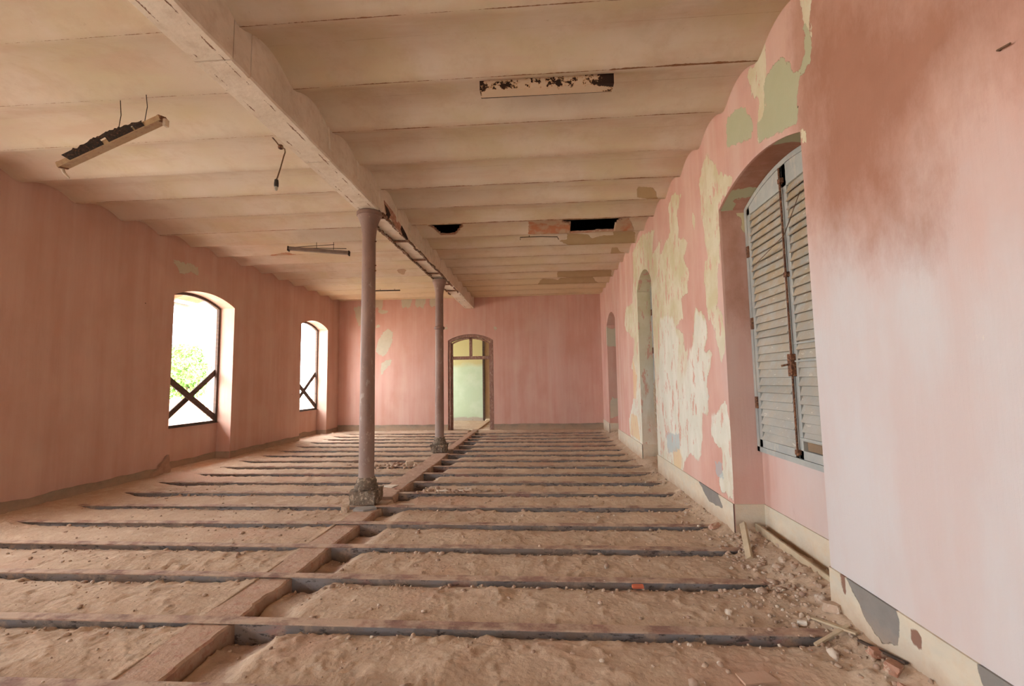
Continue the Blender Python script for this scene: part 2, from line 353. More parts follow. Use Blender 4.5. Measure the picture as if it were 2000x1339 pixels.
def ceil_mat():
    M = NT('ceiling_limewash', rough=.93, spec=.1)
    X, Y, Z = M.sep()
    st = M.scl(.8, 5, 1)
    c = M.mix(M.mr(M.noise(1.3, 5, .6), .40, .60), (.63, .52, .415), (.58, .47, .32))
    c = M.mix(M.mr(M.noise(1.0, 4, .6, st), .48, .66, 0, .8), c, (.57, .42, .31))
    c = M.mix(M.mr(M.noise(.55, 3, .5), .52, .68, 0, .8), c, (.62, .52, .42))
    # pinkish shadow beside the left wall, painted into the ceiling colour
    c = M.mix(M.mr(M.ma('ADD', X, M.ma('MULTIPLY', M.noise(1.3, 3), 1.4)), XL+.5, XL+2.0, .65, 0), c, (.60, .43, .34))
    # the last bays before the far wall turn ochre
    c = M.mix(M.mr(M.ma('ADD', Y, M.ma('MULTIPLY', M.noise(2, 3, .5, st), 2.2)), 11.0, 13.6, 0, .6), c, (  .62, .45, .26))
    c = M.mix(M.mr(M.noise(22, 5, .7), .66, .72, 0, .35), c, (.36, .24, .15))
    c = M.mix(M.mr(M.noise(3.5, 6, .7), .50, .68, 0, .45), c, (.50, .36, .25))
    bare = M.mask('bare', .07, .003, None, 11)
    c = M.mix(bare, c, M.mix(M.noise(6, 4), (.36, .25, .13), (.44, .32, .19)))
    br = M.mask('brick', .07, .003, None, 14)
    c = M.mix(br, c, M.mix(M.mr(M.noise(5, 4), .45, .6), (.44, .30, .20), (.42, .17, .09)))
    # rust line along every joist: how much of it is open changes from joist to joist
    d = M.ma('ABSOLUTE', M.attr('joint'))
    wid = M.ma('MULTIPLY', M.attr('rustw'), M.ma('ADD', M.noise(2.0, 5, .7, M.scl(1, .1, 1)), -.36))
    wid = M.ma('ADD', wid, M.ma('MULTIPLY', M.ma('SUBTRACT', M.noise(38, 3, .7), .5), .012))
    rl = M.mr(M.ma('SUBTRACT', wid, d), 0.0, .0025)
    c = M.mix(rl, c, M.mix(M.noise(30, 3), (.16, .07, .035), (.33, .17, .09)))
    M.col(c)
    c = c
    h = M.ma('SUBTRACT', M.ma('MULTIPLY', M.noise(12, 4), .4), M.ma('ADD', rl, M.ma('ADD', bare, br)))
    M.bump(h, .006, .7)
    return M.m
M_CEIL = ceil_mat()

def simple(name, a, b=None, sc=8, rough=.85, metal=0, bump=.004, c3=None, stretch=(1, 1, 1), spec=.2, obj=True):
    M = NT(name, rough=rough, metal=metal, spec=spec)
    v = M.scl(*stretch, src=(M.co if obj else M.pos))
    b = b or tuple(x*.7 for x in a)
    c = M.mix(M.mr(M.noise(sc, 5, .62, v), .35, .65), a, b)
    if c3: c = M.mix(M.mr(M.noise(sc*2.7, 4, .65, v), .54, .62), c, c3)
    M.col(c)
    if bump: M.bump(M.noise(sc*3, 4, .6, v), bump)
    return M.m
M_RUST = simple('rust', (.20, .085, .045), (.09, .045, .03), 20, .9, c3=(.34, .17, .09))
M_RUSTDARK = simple('dark_rust', (.02, .015, .013), (.035, .02, .014), 20, .9, c3=(.09, .04, .02))
M_RAIL = simple('flaking_rusty_steel', (.22, .11, .065), (.12, .065, .04), 14, .9, c3=(.58, .47, .36))
M_BRICK = simple('brick', (.44, .25, .175), (.36, .18, .12), 9, .95, c3=(.52, .38, .28))
M_WOODGREY = simple('weathered_wood', (.40, .30, .20), (.28, .20, .13), 5, .9, stretch=(3, 3, 3), c3=(.5, .4, .3))
M_WOODDARK = simple('dark_stained_wood', (.10, .062, .045), (.06, .04, .03), 6, .75, stretch=(1, 1, 3))
M_FRAME_RED = simple('red_brown_door_paint', (.30, .165, .12), (.21, .11, .08), 7, .7, c3=(.38, .27, .21), stretch=(2, 2, .6))
M_PLASTER = simple('plaster_chunk', (.62, .52, .40), (.50, .38, .28), 12, .95)
M_PLASTERW = simple('white_plaster_flake', (.76, .70, .60), (.62, .52, .42), 12, .95)
M_VOID = simple('void_dark_timber', (.03, .022, .018), (.018, .013, .01), 5, 1.0)  # near-black: darkness of the space above the ceiling holes painted into the timber
M_STONE = simple('rubble_stone', (.50, .37, .27), (.34, .22, .16), 6, .97, c3=(.60, .50, .40))

def joist_mats():
    M = NT('joist_flange_rusty', rough=.85, spec=.2)
    c = M.mix(M.mr(M.noise(9, 5, .65, M.scl(.5, 2, 1)), .38, .62), (.33, .20, .155), (.22, .13, .10))
    c = M.mix(M.mr(M.noise(5, 5, .7), .40, .56, 0, .9), c, (.50, .37, .27))
    M.col(c); M.bump(M.noise(60, 4), .003)
    fl = M.m
    M = NT('joist_web_grey_paint', rough=.7, spec=.3)
    c = M.mix(M.mr(M.noise(2.2, 5, .65, M.scl(.6, 1, 2)), .42, .58), (.27, .25, .245), (.28, .22, .18))
    c = M.mix(M.mr(M.noise(1.1, 4, .6, M.scl(1, 1, 3)), .60, .64, 0, .85), c, (.40, .22, .18))
    c = M.mix(M.mr(M.noise(16, 5, .7, M.scl(.7, 1, 2)), .56, .62, 0, .8), c, (.06, .045, .04))
    c = M.mix(M.mr(M.noise(8, 5, .7), .54, .64, 0, .8), c, (.48, .36, .27))
    M.col(c); M.bump(M.noise(50, 4), .003)
    return fl, M.m
M_FLANGE, M_WEB = joist_mats()

def beam_mat():
    M = NT('beam_limewash', rough=.93, spec=.1)
    c = M.mix(M.mr(M.noise(1.8, 4, .6), .4, .62), (.74, .64, .53), (.66, .56, .45))
    c = M.mix(M.mr(M.noise(9, 4, .6), .5, .7, 0, .4), c, (.52, .38, .27))
    # rust bleeding in dashes along the two flange edges of the underside
    X, Y, Z = M.sep()
    d = M.ma('ABSOLUTE', M.ma('SUBTRACT', M.ma('ABSOLUTE', M.ma('SUBTRACT', X, -2.245)), .085))
    nb = M.ma('MULTIPLY', M.ma('SUBTRACT', M.noise(13, 5, .8, M.scl(1, .4, 1)), .50), .085)
    fz = M.mr(Z, 3.76, 3.77, 1, 0)
    rl = M.ma('MULTIPLY', M.mr(M.ma('SUBTRACT', nb, d), 0, .003), fz)
    c = M.mix(rl, c, (.24, .12, .07))
    c = M.mix(M.mr(M.noise(26, 4, .75), .68, .70, 0, .6), c, (.27, .14, .08))
    M.col(c); M.bump(M.ma('SUBTRACT', M.noise(18, 4), rl), .006)
    return M.m
M_BEAM = beam_mat()

def column_mat():
    M = NT('column_old_paint', rough=.6, spec=.35)
    c = M.mix(M.mr(M.noise(3, 4, .6, M.scl(1, 1, .4)), .4, .62), (.29, .18, .14), (.22, .13, .10))
    c = M.mix(M.mr(M.noise(14, 5, .7, M.scl(1, 1, .5)), .6, .66, 0, .7), c, (.42, .33, .27))
    z = M.sep()[2]
    c = M.mix(M.mr(M.ma('ADD', z, M.ma('MULTIPLY', M.noise(7, 4), .9)), .75, 1.6, .5, 0), c, (.38, .30, .255))
    c = M.mix(M.mr(M.noise(45, 4, .7), .66, .7), c, (.10, .06, .045))
    M.col(c); M.bump(M.noise(40, 4), .002)
    return M.m
M_COLUMN = column_mat()
M_PLINTH = simple('crumbling_cement', (.24, .18, .13), (.13, .095, .07), 9, .97, bump=.02, c3=(.42, .33, .24), obj=False)

def shutter_mats():
    M = NT('shutter_paint', rough=.75, spec=.2)
    z = M.sep()[2]
    c = M.mix(M.mr(M.noise(3, 4, .6), .4, .6), (.42, .42, .38), (.35, .355, .33))
    c = M.mix(M.mr(M.noise(14, 5, .7, M.scl(1, 1, .3)), .55, .63, 0, .6), c, (.5, .46, .38))
    M.col(c); M.bump(M.noise(30, 4), .002); fr = M.m
    M = NT('shutter_slat_dusty', rough=.85, spec=.15)
    z = M.sep()[2]
    dust = M.mr(M.ma('ADD', z, M.ma('MULTIPLY', M.noise(6, 5, .65), 1.6)), 2.0, 3.3, .3, 1.0)
    c = M.mix(M.mr(M.noise(3, 4, .6), .4, .6), (.36, .36, .33), (.42, .41, .37))
    c = M.mix(M.ma('MULTIPLY', dust, M.mr(M.noise(9, 5, .65), .3, .6)), c, (.40, .31, .205))
    c = M.mix(M.mr(M.noise(11, 5, .7, M.scl(1, 1, 3)), .62, .68, 0, .8), c, (.62, .58, .48))
    M.col(c); M.bump(M.noise(30, 4), .002)
    return fr, M.m
M_SHFRAME, M_SLAT = shutter_mats()

def green_mat():
    M = NT('green_limewash', rough=.93, spec=.1)
    z = M.sep()[2]
    c = M.mix(M.mr(M.noise(1.5, 4, .6), .4, .62), (.50, .62, .44), (.58, .68, .52))
    # two coats: the upper field is a yellower green with a clear border line
    c = M.mix(M.mr(M.ma('ADD', z, M.ma('MULTIPLY', M.noise(2, 3), .3)), 2.2, 2.35), c, (.56, .52, .27))
    c = M.mix(M.mr(M.ma('ADD', z, M.ma('MULTIPLY', M.noise(5, 3), .15)), .17, .22, 1, 0), c, (.45, .40, .33))
    c = M.mix(M.mr(M.noise(9, 5, .7), .70, .72), c, (.2, .15, .12))
    M.col(c)
    return M.m
M_GREEN = green_mat()
M_BEIGE = simple('beige_plaster', (.60, .47, .31), (.52, .40, .26), 3, .95)
M_EXT_GROUND = simple('pale_court_paving', (.62, .58, .50), (.52, .48, .42), 2, .95, bump=0)  # pale ground put in to bounce daylight up onto the ceiling
M_LEAF = simple('leaf_green', (.16, .30, .06), (.09, .19, .04), 3, .6)
M_BARK = simple('bark', (.16, .11, .08), None, 8, .95)
M_SALMON = simple('salmon_render', (.62, .36, .24), (.52, .29, .19), 2, .9)
M_TILE = simple('clay_roof_tile', (.45, .2, .12), None, 5, .9)
M_ZINC = simple('zinc_gutter', (.3, .31, .32), None, 5, .5, metal=.3)
M_LAMPMETAL = simple('lamp_enamel_browned', (.42, .28, .14), (.36, .23, .12), 8, .7, c3=(.33, .19, .10), spec=.3)
M_LAMPPALE = simple('lamp_enamel_pale', (.56, .45, .34), (.48, .37, .27), 9, .7)
M_CABLE = simple('cable_brown', (.16, .09, .05), None, 20, .7)
M_BAKELITE = simple('socket_dark', (.05, .04, .035), None, 20, .5)
M_GLASSDIRTY = simple('dusty_bulb_glass', (.5, .45, .38), None, 10, .4)

def lamp3_mat():
    M = NT('painted_over_lamp_with_rust', rough=.85, spec=.15)
    X, Y, Z = M.sep(M.co)
    c = M.mix(M.noise(4, 3), (.60, .45, .32), (.56, .41, .28))
    # rust eats in from the far edge and from both ends
    e = M.ma('MAXIMUM', M.mr(X, .35, .57, 0, .26), M.mr(X, -.57, -.52, .2, 0))
    v = M.ma('ADD', M.ma('ADD', M.noise(13, 4, .7, M.scl(1, 1.4, 1, M.co)), e), M.mr(Y, -.055, .0, .22, .0))
    k = M.mr(v, .76, .78)
    c = M.mix(M.mr(v, .72, .76, 0, .6), c, (.50, .24, .07))
    c = M.mix(k, c, (.035, .018, .012))
    M.col(c); M.bump(k, .004)
    return M.m
M_LAMP3 = lamp3_mat()

# ------------------------------------------------------------------ floor: earth fill between steel joists
def bay_t(Y):
    js = np.array(JOISTS+[JOISTS[-1]+.64, JOISTS[-1]+1.28, 15.1, 15.75, 16.4, 17.05, 17.7]); js.sort()
    k = np.clip(np.searchsorted(js, Y)-1, 0, len(js)-2)
    a = js[k]; b = js[k+1]
    return (Y-a-FL*.5)/(b-a), b-Y, Y-a
def floor_h(X, Y):
    t, dfront, dback = bay_t(Y)
    prof = np.clip(np.sin(np.pi*np.clip(t, 0, 1)), 0, 1)**.5
    wob = fbm(X*1.3, Y*1.3, 3, 5)-.5
    low = -.085 + .05*(fbm(X*2.2, Y*.8, 3, 40)-.5)
    top = -.008 + .03*wob
    h = low + (top-low)*prof
    # pocket beside the centre girder, right side
    g = sstep(-1.99, -1.975, X)*(1-sstep(-1.84, -1.62, X+.10*(fbm(X*3, Y*3, 3, 9)-.5)))
    g = g*(Y < YF)
    h = h - g*.08*(.5+fbm(X*3, Y*3, 2, 77))
    # left of the girder the fill comes flush with it
    gl = sstep(-2.75, -2.32, X)*(X < -1.98)
    h = h*(1-gl*.6) + gl*.6*np.minimum(-.02, h+.04)
    # haunches along the walls bury the joist ends
    n1 = fbm(X*2, Y*1.7, 4, 21)
    er = sstep(1.46, 1.80, X + .16*(n1-.5))
    h = h*(1-er) + er*(.015+.10*sstep(1.6, 1.95, X)*(.3+n1))
    el = 1-sstep(-6.15, -5.60, X + .3*(n1-.5))
    h = h*(1-el) + el*(.012+.035*n1)
    ef = sstep(YF-.50, YF-.16, Y)*(Y < YF+.05)
    h = h*(1-ef) + ef*(.005+.03*n1)
    # lumps, foot marks, torn crust
    rough = .024*(fbm(X*4.5, Y*4.5, 4, 3)-.5)
    cr = np.abs(fbm(X*5+1.5*Y, Y*6, 3, 61)-.5)
    rough += .016*np.exp(-(cr/.028)**2)*(fbm(X*1.5, Y*1.5, 2, 31) > .47)
    cl = np.clip(fbm(X*15, Y*15, 3, 11)-.60, 0, 1)*.13
    cl2 = np.clip(fbm(X*28, Y*28, 2, 12)-.56, 0, 1)*.06
    near_web = np.exp(-(dfront/.14)**2)
    cr2 = np.abs(fbm(X*2.6-Y*.8, Y*3.4+X*.6, 4, 171)-.5)
    rough = rough - .018*np.exp(-(cr2/.012)**2)*(fbm(X*1.1, Y*1.1, 2, 37) > .5)
    edge = np.maximum(er, el*.7)
    rough += (cl+cl2)*(.15+.75*near_web+.6*edge)
    # heaped clods
    for cx, cy_, r, a in [(-.406, 3.38, .10, .055), (-.97, 2.98, .09, .05), (-.56, 2.52, .16, .045), (-1.3, 2.98, .14, .03), (.35, 2.45, .12, .03), (-2.47, 8.2, .16, .06), (1.55, 3.25, .2, .05), (1.35, 3.5, .16, .035), (1.72, 2.4, .22, .06), (1.72, 2.95, .18, .05)]:
        q = np.exp(-(((X-cx)/r)**2+((Y-cy_)/(r*.7))**2))
        rough += a*q*(.6+.8*fbm(X*22, Y*22, 2, 91))
    h = h+rough*.66
    h = np.where((X < -2.2) & (X > -2.30) & (Y < 5.5), np.maximum(h, -.012), h)
    h = np.where((X > -2.243) & (X < -1.985) & (Y < 13.9), np.minimum(h, -.15), h)
    h = np.where((X > -2.285) & (X < -1.985) & (Y > 5.46) & (Y < 5.93), -.02, h)
    return h, near_web*(1-edge)

def grid_faces(nr, nc):
    i = np.arange(nr-1)[:, None]*nc + np.arange(nc-1)[None, :]
    i = i.ravel(); return np.stack([i, i+1, i+nc+1, i+nc], 1)

def build_floor():
    ys = list(np.arange(YB, 1.2, .09)); y = 1.2
    while y < YF+.62: ys.append(y); y += min(max(.0052*y, .013), .045)
    xs = list(np.arange(-6.75, -5.2, .035)) + list(np.arange(-5.2, 2.12, .019))
    X, Y = np.meshgrid(np.array(xs), np.array(ys))
    H, nw = floor_h(X, Y)
    V = np.stack([X, Y, H], -1).reshape(-1, 3)
    bd = fbm(X*1.1, Y*1.1, 2, 55)-.80
    bd = np.maximum(bd, .12-np.hypot(X-1.0, Y-2.45)*.6)
    bd = np.maximum(bd, .10-np.hypot((X+1.35)*.5, Y-5.85)*.5)
    low = -.02-(H+.055)*1.0
    me = mesh_np('floor', V, grid_faces(*X.shape), {'low': low.ravel(), 'brickdust': bd.ravel()})
    link('floor', me, M_DIRT, kind='structure')
    # floor of the room beyond the far door
    xs = np.arange(-6.4, 1.8, .06); ys = np.arange(YF+.61, 17.45, .03)
    X, Y = np.meshgrid(xs, ys); H, nw = floor_h(X, Y)
    me = mesh_np('floor', np.stack([X, Y, H], -1).reshape(-1, 3), grid_faces(*X.shape), {'low': (-.02-(H+.055)).ravel(), 'brickdust': np.full(H.size, -.3)})
    link('floor', me, M_DIRT, kind='structure')
build_floor()

# ------------------------------------------------------------------ walls with arched window recesses
def arch(a, b, zs, rise, s):
    c = (a+b)/2; w = (b-a)/2
    R = (w*w+rise*rise)/(2*rise)
    return zs + np.sqrt(np.maximum(R*R-(s-c)**2, 0))-(R-rise)

def wall_mesh(name, place, s0, s1, rec, attrf, step=.03, ztop=4.25, zbot=-.25, depth=DEP, mat=None, ztall=None):
    """front plane, reveals, arch soffits of one wall. place(s, n, z) -> world; rec = [(a, b, spring, rise, reveal depth)]"""
    Vs, Fs, S2 = [], [], []; base = 0
    def add(Sg, Ng, Zg):
        nonlocal base
        V = place(Sg, Ng, Zg).reshape(-1, 3); Vs.append(V); Fs.append(grid_faces(*Sg.shape)+base)
        S2.append(np.stack([Sg.ravel(), Zg.ravel(), Ng.ravel()], 1)); base += len(V)
    cuts = [s0]
    for r in rec: cuts += [r[0], r[1]]
    cuts.append(s1)
    for k in range(0, len(cuts), 2):
        a, b = cuts[k], cuts[k+1]
        if b-a < 1e-3: continue
        s = np.linspace(a, b, max(2, int((b-a)/step)+1)); z = np.linspace(zbot, ztop, int((ztop-zbot)/step))
        Sg, Zg = np.meshgrid(s, z)
        wob = .006*(fbm(Sg*1.4, Zg*1.4, 3, 8)-.5)
        edge = np.minimum(np.abs(Sg-a), np.abs(Sg-b)); wob = wob*np.clip(edge/.1, 0, 1)
        add(Sg, wob, Zg)
    for (a, b, zs, rise, dp) in rec:
        s = np.linspace(a, b, int((b-a)/step)+2); lo = arch(a, b, zs, rise, s)
        q = np.linspace(0, 1, int((ztop-zs)/step))[:, None]
        Zg = lo[None, :]*(1-q)+ztop*q; Sg = np.repeat(s[None, :], len(q), 0)
        add(Sg, np.zeros_like(Sg), Zg)
        n = np.linspace(0, dp, int(dp/step)+2)
        z = np.linspace(zbot, zs, int((zs-zbot)/step))
        for ss in (a, b):
            Ng, Zg = np.meshgrid(n, z); add(np.full_like(Ng, ss), Ng, Zg)
        Sg, Ng = np.meshgrid(s, n); add(Sg, Ng, np.repeat(lo[None, :], len(n), 0))
    V = np.concatenate(Vs); F = np.concatenate(Fs); P = np.concatenate(S2)
    me = mesh_np(name, V, F, attrf(P), smooth=False)
    return link(name, me, mat, kind='structure')

R_REC = [(-5.2, -3.76, 3.14, .16, DEP), (-1.1, .34, 3.14, .16, DEP), (3.07, 4.51, 3.15, .15, DEP), (7.36, 8.47, 3.10, .28, DEP), (11.12, 12.58, 2.98, .25, DEP)]
L_REC = [(-5.1, -3.55, 3.08, .17, .44), (-.95, .6, 3.08, .17, .44), (3.0, 4.55, 3.08, .17, .44), (7.39, 8.94, 3.09, .17, .44), (11.57, 13.05, 3.09, .17, .44)]
def pr_(s, n, z): return np.stack([XR+n, s, z], -1)
def pl_(s, n, z): return np.stack([XL-n, s, z], -1)
def pf_(s, n, z): return np.stack([s, YF+n, z], -1)
def attr_R(P):
    q = P[:, :2]; inn = P[:, 2] > .02
    far = np.full(len(q), -.4)
    cream = sdf(q, POLY['R_cream']); green = sdf(q, POLY['R_green']); white = sdf(q, POLY['R_white'])
    # reveals of the second recess are bare plaster; cheeks of the first carry small chips
    w2 = inn & (q[:, 0] > 7) & (q[:, 0] < 8.6)
    cream = np.where(w2, .3, cream)
    w1 = inn & (q[:, 0] > 3) & (q[:, 0] < 4.6)
    cream = np.where(w1, -.4, cream); green = np.where(w1, -.4, green); white = np.where(inn, -.4, white)
    # soffit and upper cheek of the first recess
    g1 = sdf(np.stack([q[:, 0], P[:, 2]], 1), [[(3.0, -.1), (3.55, -.1), (3.42, .12), (3.5, .4), (3.0, .4)], [(4.28, -.1), (4.6, -.1), (4.6, .2), (4.38, .1), (4.30, .4), (4.2, .2)]])
    green = np.where(w1 & (q[:, 1] > 3.13), g1, green)
    c1 = sdf(np.stack([P[:, 2], q[:, 1]], 1), [[(.20, 2.95), (.31, 2.9), (.31, 3.14), (.19, 3.14), (.22, 3.05)]])
    cream = np.where(w1 & (q[:, 0] > 4.4) & (q[:, 1] < 3.14), c1, cream)
    blue = np.where(inn, -.4, sdf(q, POLY['R_blue'])); ochre = np.where(inn, -.4, sdf(q, POLY['R_ochre']))
    patch = sdf(q, [[(11.9, 3.0), (12.7, 2.95), (12.7, 2.45), (12.2, 2.4), (11.9, 2.6)]])
    patch = np.where(inn & (q[:, 0] > 12.5), sdf(np.stack([P[:, 2], q[:, 1]], 1), [[(0, .45), (.3, .5), (.3, .95), (.1, 1.0), (0, .8)], [(0, 2.4), (.3, 2.4), (.3, 2.9), (0, 2.9)]]), patch)
    patch = np.where(q[:, 0] < 9, sdf(q, [[(2.115, 2.17), (2.10, 2.21), (2.08, 2.19), (2.09, 2.15)]])*3, patch)
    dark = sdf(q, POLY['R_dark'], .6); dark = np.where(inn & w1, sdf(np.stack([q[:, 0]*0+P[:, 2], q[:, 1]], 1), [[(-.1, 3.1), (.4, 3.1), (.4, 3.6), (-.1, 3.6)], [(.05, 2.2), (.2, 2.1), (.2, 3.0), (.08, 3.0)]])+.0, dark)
    return dict(cream=cream, green=green, white=white, ochre=ochre, blue=blue, dark=dark, patch=patch)
def attr_L(P):
    q = P[:, :2]; o = sdf(q, POLY['L_patch']); o = np.where(P[:, 2] > .02, -.4, o)
    s1 = sdf(np.stack([q[:, 0], P[:, 2]], 1), [[(8.45, .1), (8.65, .08), (8.66, .2), (8.5, .24)]])
    o = np.where((P[:, 2] > .02) & (q[:, 1] > 3.1), s1, o)
    return dict(patch=o)
def attr_B(P):
    extra = [[(x, 3.93), (x+.05, 3.82), (x+.14, 3.86), (x+.24, 3.78), (x+.3, 3.90), (x+.34, 4.2), (x, 4.2)] for x in (-5.3, -4.4, -3.95, -3.5)]
    extra += [[(-3.02, 3.12), (-2.98, 3.3), (-2.94, 3.12)], [(-1.52, 3.14), (-1.45, 3.2), (-1.40, 3.1), (-1.46, 3.04)], [(-5.55, .3), (-5.3, .5), (-5.35, 1.15), (-5.6, 1.0)], [(-5.95, 3.9), (-5.75, 3.2), (-5.6, 3.5), (-5.5, 3.9)]]
    return dict(patch=sdf(P[:, :2], POLY['B_patch']+extra))

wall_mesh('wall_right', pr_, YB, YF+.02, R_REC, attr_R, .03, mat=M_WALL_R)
wall_mesh('wall_left', pl_, YB, YF+.02, L_REC, attr_L, .04, mat=M_WALL_L)
DOOR = (-2.93, -1.52, 2.76, .19)
wall_mesh('wall_far', pf_, XL, XR, [(DOOR[0], DOOR[1], DOOR[2], DOOR[3], .42)], attr_B, .04, mat=M_WALL_B)

def wallbox(name, x0, x1, y0, y1, z0, z1, mat, kind='structure'):
    return MB().box(x0, x1, y0, y1, z0, z1).done(name, mat, kind=kind)

def panel_attr(name, place, s0, s1, z0, z1, n, thick, mat, step=.04):
    """parapet under a window: room face gridded (so the paint masks reach it), with top and outer faces"""
    s = np.linspace(s0, s1, int((s1-s0)/step)+2); z = np.linspace(z0, z1, int((z1-z0)/step)+2)
    Sg, Zg = np.meshgrid(s, z); V = [place(Sg, np.full_like(Sg, n), Zg).reshape(-1, 3)]; F = [grid_faces(*Sg.shape)]
    b = len(V[0]); c = place(np.array([s0, s1, s1, s0, s0, s1]), np.array([n, n, n+thick, n+thick, n+thick, n+thick]), np.array([z1, z1, z1, z1, z0, z0]))
    V.append(c); F.append(np.array([[0, 1, 2, 3], [3, 2, 5, 4]])+b)
    V = np.concatenate(V); F = np.concatenate(F)
    at = {k: np.full(len(V), -.4) for k in ('cream', 'green', 'white', 'ochre', 'blue', 'dark', 'patch')}
    me = mesh_np(name, V, F, at, smooth=False)
    return link(name, me, mat, kind='structure')
for (a, b, zs, rs, dp) in L_REC: panel_attr('wall_left', pl_, a, b, -.25, .735, .30, .14, M_WALL_L)
for (a, b, zs, rs, dp) in R_REC: panel_attr('wall_right', pr_, a, b, -.25, .80, .28, .14, M_WALL_R)
# masonry behind the plaster faces keeps daylight out; wall behind the camera, upper storey above the vaults
BW = [(-1.0, .0)]  # unseen opening behind the camera, added for more light on floor and ceiling
mb = MB(); xx_ = [XL-.44]+[v for w_ in BW for v in w_]+[XR+.44]
for k in range(0, len(xx_), 2): mb.box(xx_[k], xx_[k+1], YB-.3, YB, -.3, 4.6)
for a, b in BW: mb.box(a, b, YB-.3, YB, -.3, .1); mb.box(a, b, YB-.3, YB, 2.3, 4.6); portal((a+b)/2, YB-.31, 1.2, b-a, 2.2, (math.radians(90), 0, 0))
mb.done('wall_back', M_WALL_B, kind='structure')
for rec, x0, x1 in ((R_REC, XR+.005, XR+.46), (L_REC, XL-.46, XL-.005)):
    cuts = [YB-.3]+[v for r in rec for v in (r[0], r[1])]+[17.9 if x0 > 0 else YF+.02]
    mb = MB()
    for k in range(0, len(cuts), 2):
        mb.box(x0, x1, cuts[k]-(0 if k == 0 else -.004), cuts[k+1]-.004, -.3, 4.6)
    for r in rec: mb.box(x0, x1, r[0], r[1], r[2]+r[3]+.01, 4.6)
    mb.done('wall_right' if x0 > 0 else 'wall_left', M_SALMON, kind='structure')

# ------------------------------------------------------------------ ceiling: shallow vaults between joists, with its holes
def ceil_z(Y):
    u = (Y-J0)/BAY; f = u-np.floor(u)
    hw = .045
    t = np.clip((f-hw)/(1-2*hw), 0, 1)
    return ZC + RISE*(1-(2*t-1)**2)
HOLE_A = [(-1.88, 7.36), (-1.80, 7.18), (-1.6, 7.07), (-1.36, 7.06), (-1.26, 7.18), (-1.33, 7.46), (-1.48, 7.64), (-1.74, 7.64)]
HOLE_B = [(.36, 7.08), (.75, 7.07), (1.40, 7.07), (1.44, 7.2), (1.36, 7.38), (1.28, 7.50), (1.26, 7.68), (.8, 7.70), (.50, 7.70), (.50, 7.48), (.38, 7.44)]
def build_ceiling():
    n_lo = int(math.floor((YB-J0)/BAY)); ys = []
    for k in range(n_lo, 16):
        y0 = J0+k*BAY
        sub = 12 if 0 < y0 < 14 else 6
        if abs(y0-7.03) < .05: sub = 36
        ys += [y0+BAY*j/sub for j in range(sub)]
    ys = np.array([y for y in ys if y < YF+.04]+[YF+.04])
    xs = np.unique(np.round(np.concatenate([np.arange(XL-.02, -2.2, .05), np.arange(-2.2, XR+.03, .024)]), 4))
    X, Y = np.meshgrid(xs, ys)
    Z = ceil_z(Y)+.012*(fbm(X*.9, Y*1.7, 3, 71)-.5)
    P = np.stack([X.ravel(), Y.ravel()], 1)
    u = (Y-J0)/BAY; k = np.round(u)
    joint = (u-k)*BAY
    kk = k.astype(int)
    rustw = np.where(Y > 5.2, .055, .028)+.05*(hash2(kk, kk*3, 4)-.5)*.8
    rustw = np.where(X < -2.3, rustw*.55, rustw)
    rustw = np.where((kk == 0) & (X > 1.35) | (kk == 0) & (X > .6), .06, rustw)
    F = grid_faces(*X.shape)
    cen = P[F].mean(1); jag = .03*(fbm(cen[:, 0]*9, cen[:, 1]*9, 3, 2)-.5)
    inside = (sdf(cen, [HOLE_A, HOLE_B])+jag) > 0
    V = np.stack([X, Y, Z], -1).reshape(-1, 3)
    V0, F0 = V, F[~inside]
    # rim of the holes: faces going up from each boundary edge into brick
    Fi = F[inside]; e = np.concatenate([Fi[:, [0, 1]], Fi[:, [1, 2]], Fi[:, [2, 3]], Fi[:, [3, 0]]])
    key = np.sort(e, 1); kk2 = key[:, 0].astype(np.int64)*len(V)+key[:, 1]
    un, idx, cnt = np.unique(kk2, return_index=True, return_counts=True)
    be = e[idx[cnt == 1]]
    nb = len(V); lift = .02+.035*fbm(V[be.ravel(), 0]*14, V[be.ravel(), 1]*14, 3, 6); up = V.copy()[be.ravel()]; up[:, 2] += lift
    rim = np.stack([be[:, 0], be[:, 1], nb+np.arange(len(be))*2+1, nb+np.arange(len(be))*2], 1)
    Vall = np.concatenate([V, up]); Fall = np.concatenate([F0, rim])
    at = dict(joint=joint.ravel(), rustw=rustw.ravel(), bare=sdf(P, POLY['C_bare']), brick=sdf(P, POLY['C_brick']+[[(a*1.04+.06, b) for a, b in HOLE_A]]))
    at = {q: np.concatenate([v, np.full(len(up), .3 if q == 'joint' else -.4)]) for q, v in at.items()}
    mi = np.concatenate([np.zeros(len(F0), int), np.ones(len(rim), int)])
    me = mesh_np('ceiling', Vall, Fall, at, smooth=False, matidx=mi)
    link('ceiling', me, [M_CEIL, M_BRICK], kind='structure')
    # dark space above and the storey's slab over it
    wallbox('ceiling', XL-.46, XR+.46, YB-.3, 17.9, 4.55, 4.7, M_VOID)
    mb = MB()
    for y in (7.05, 7.3, 7.55, 7.8): mb.box(-2.2, 1.76, y, y+.07, 4.36, 4.5)
    mb.done('ceiling', M_VOID, kind='structure')
build_ceiling()

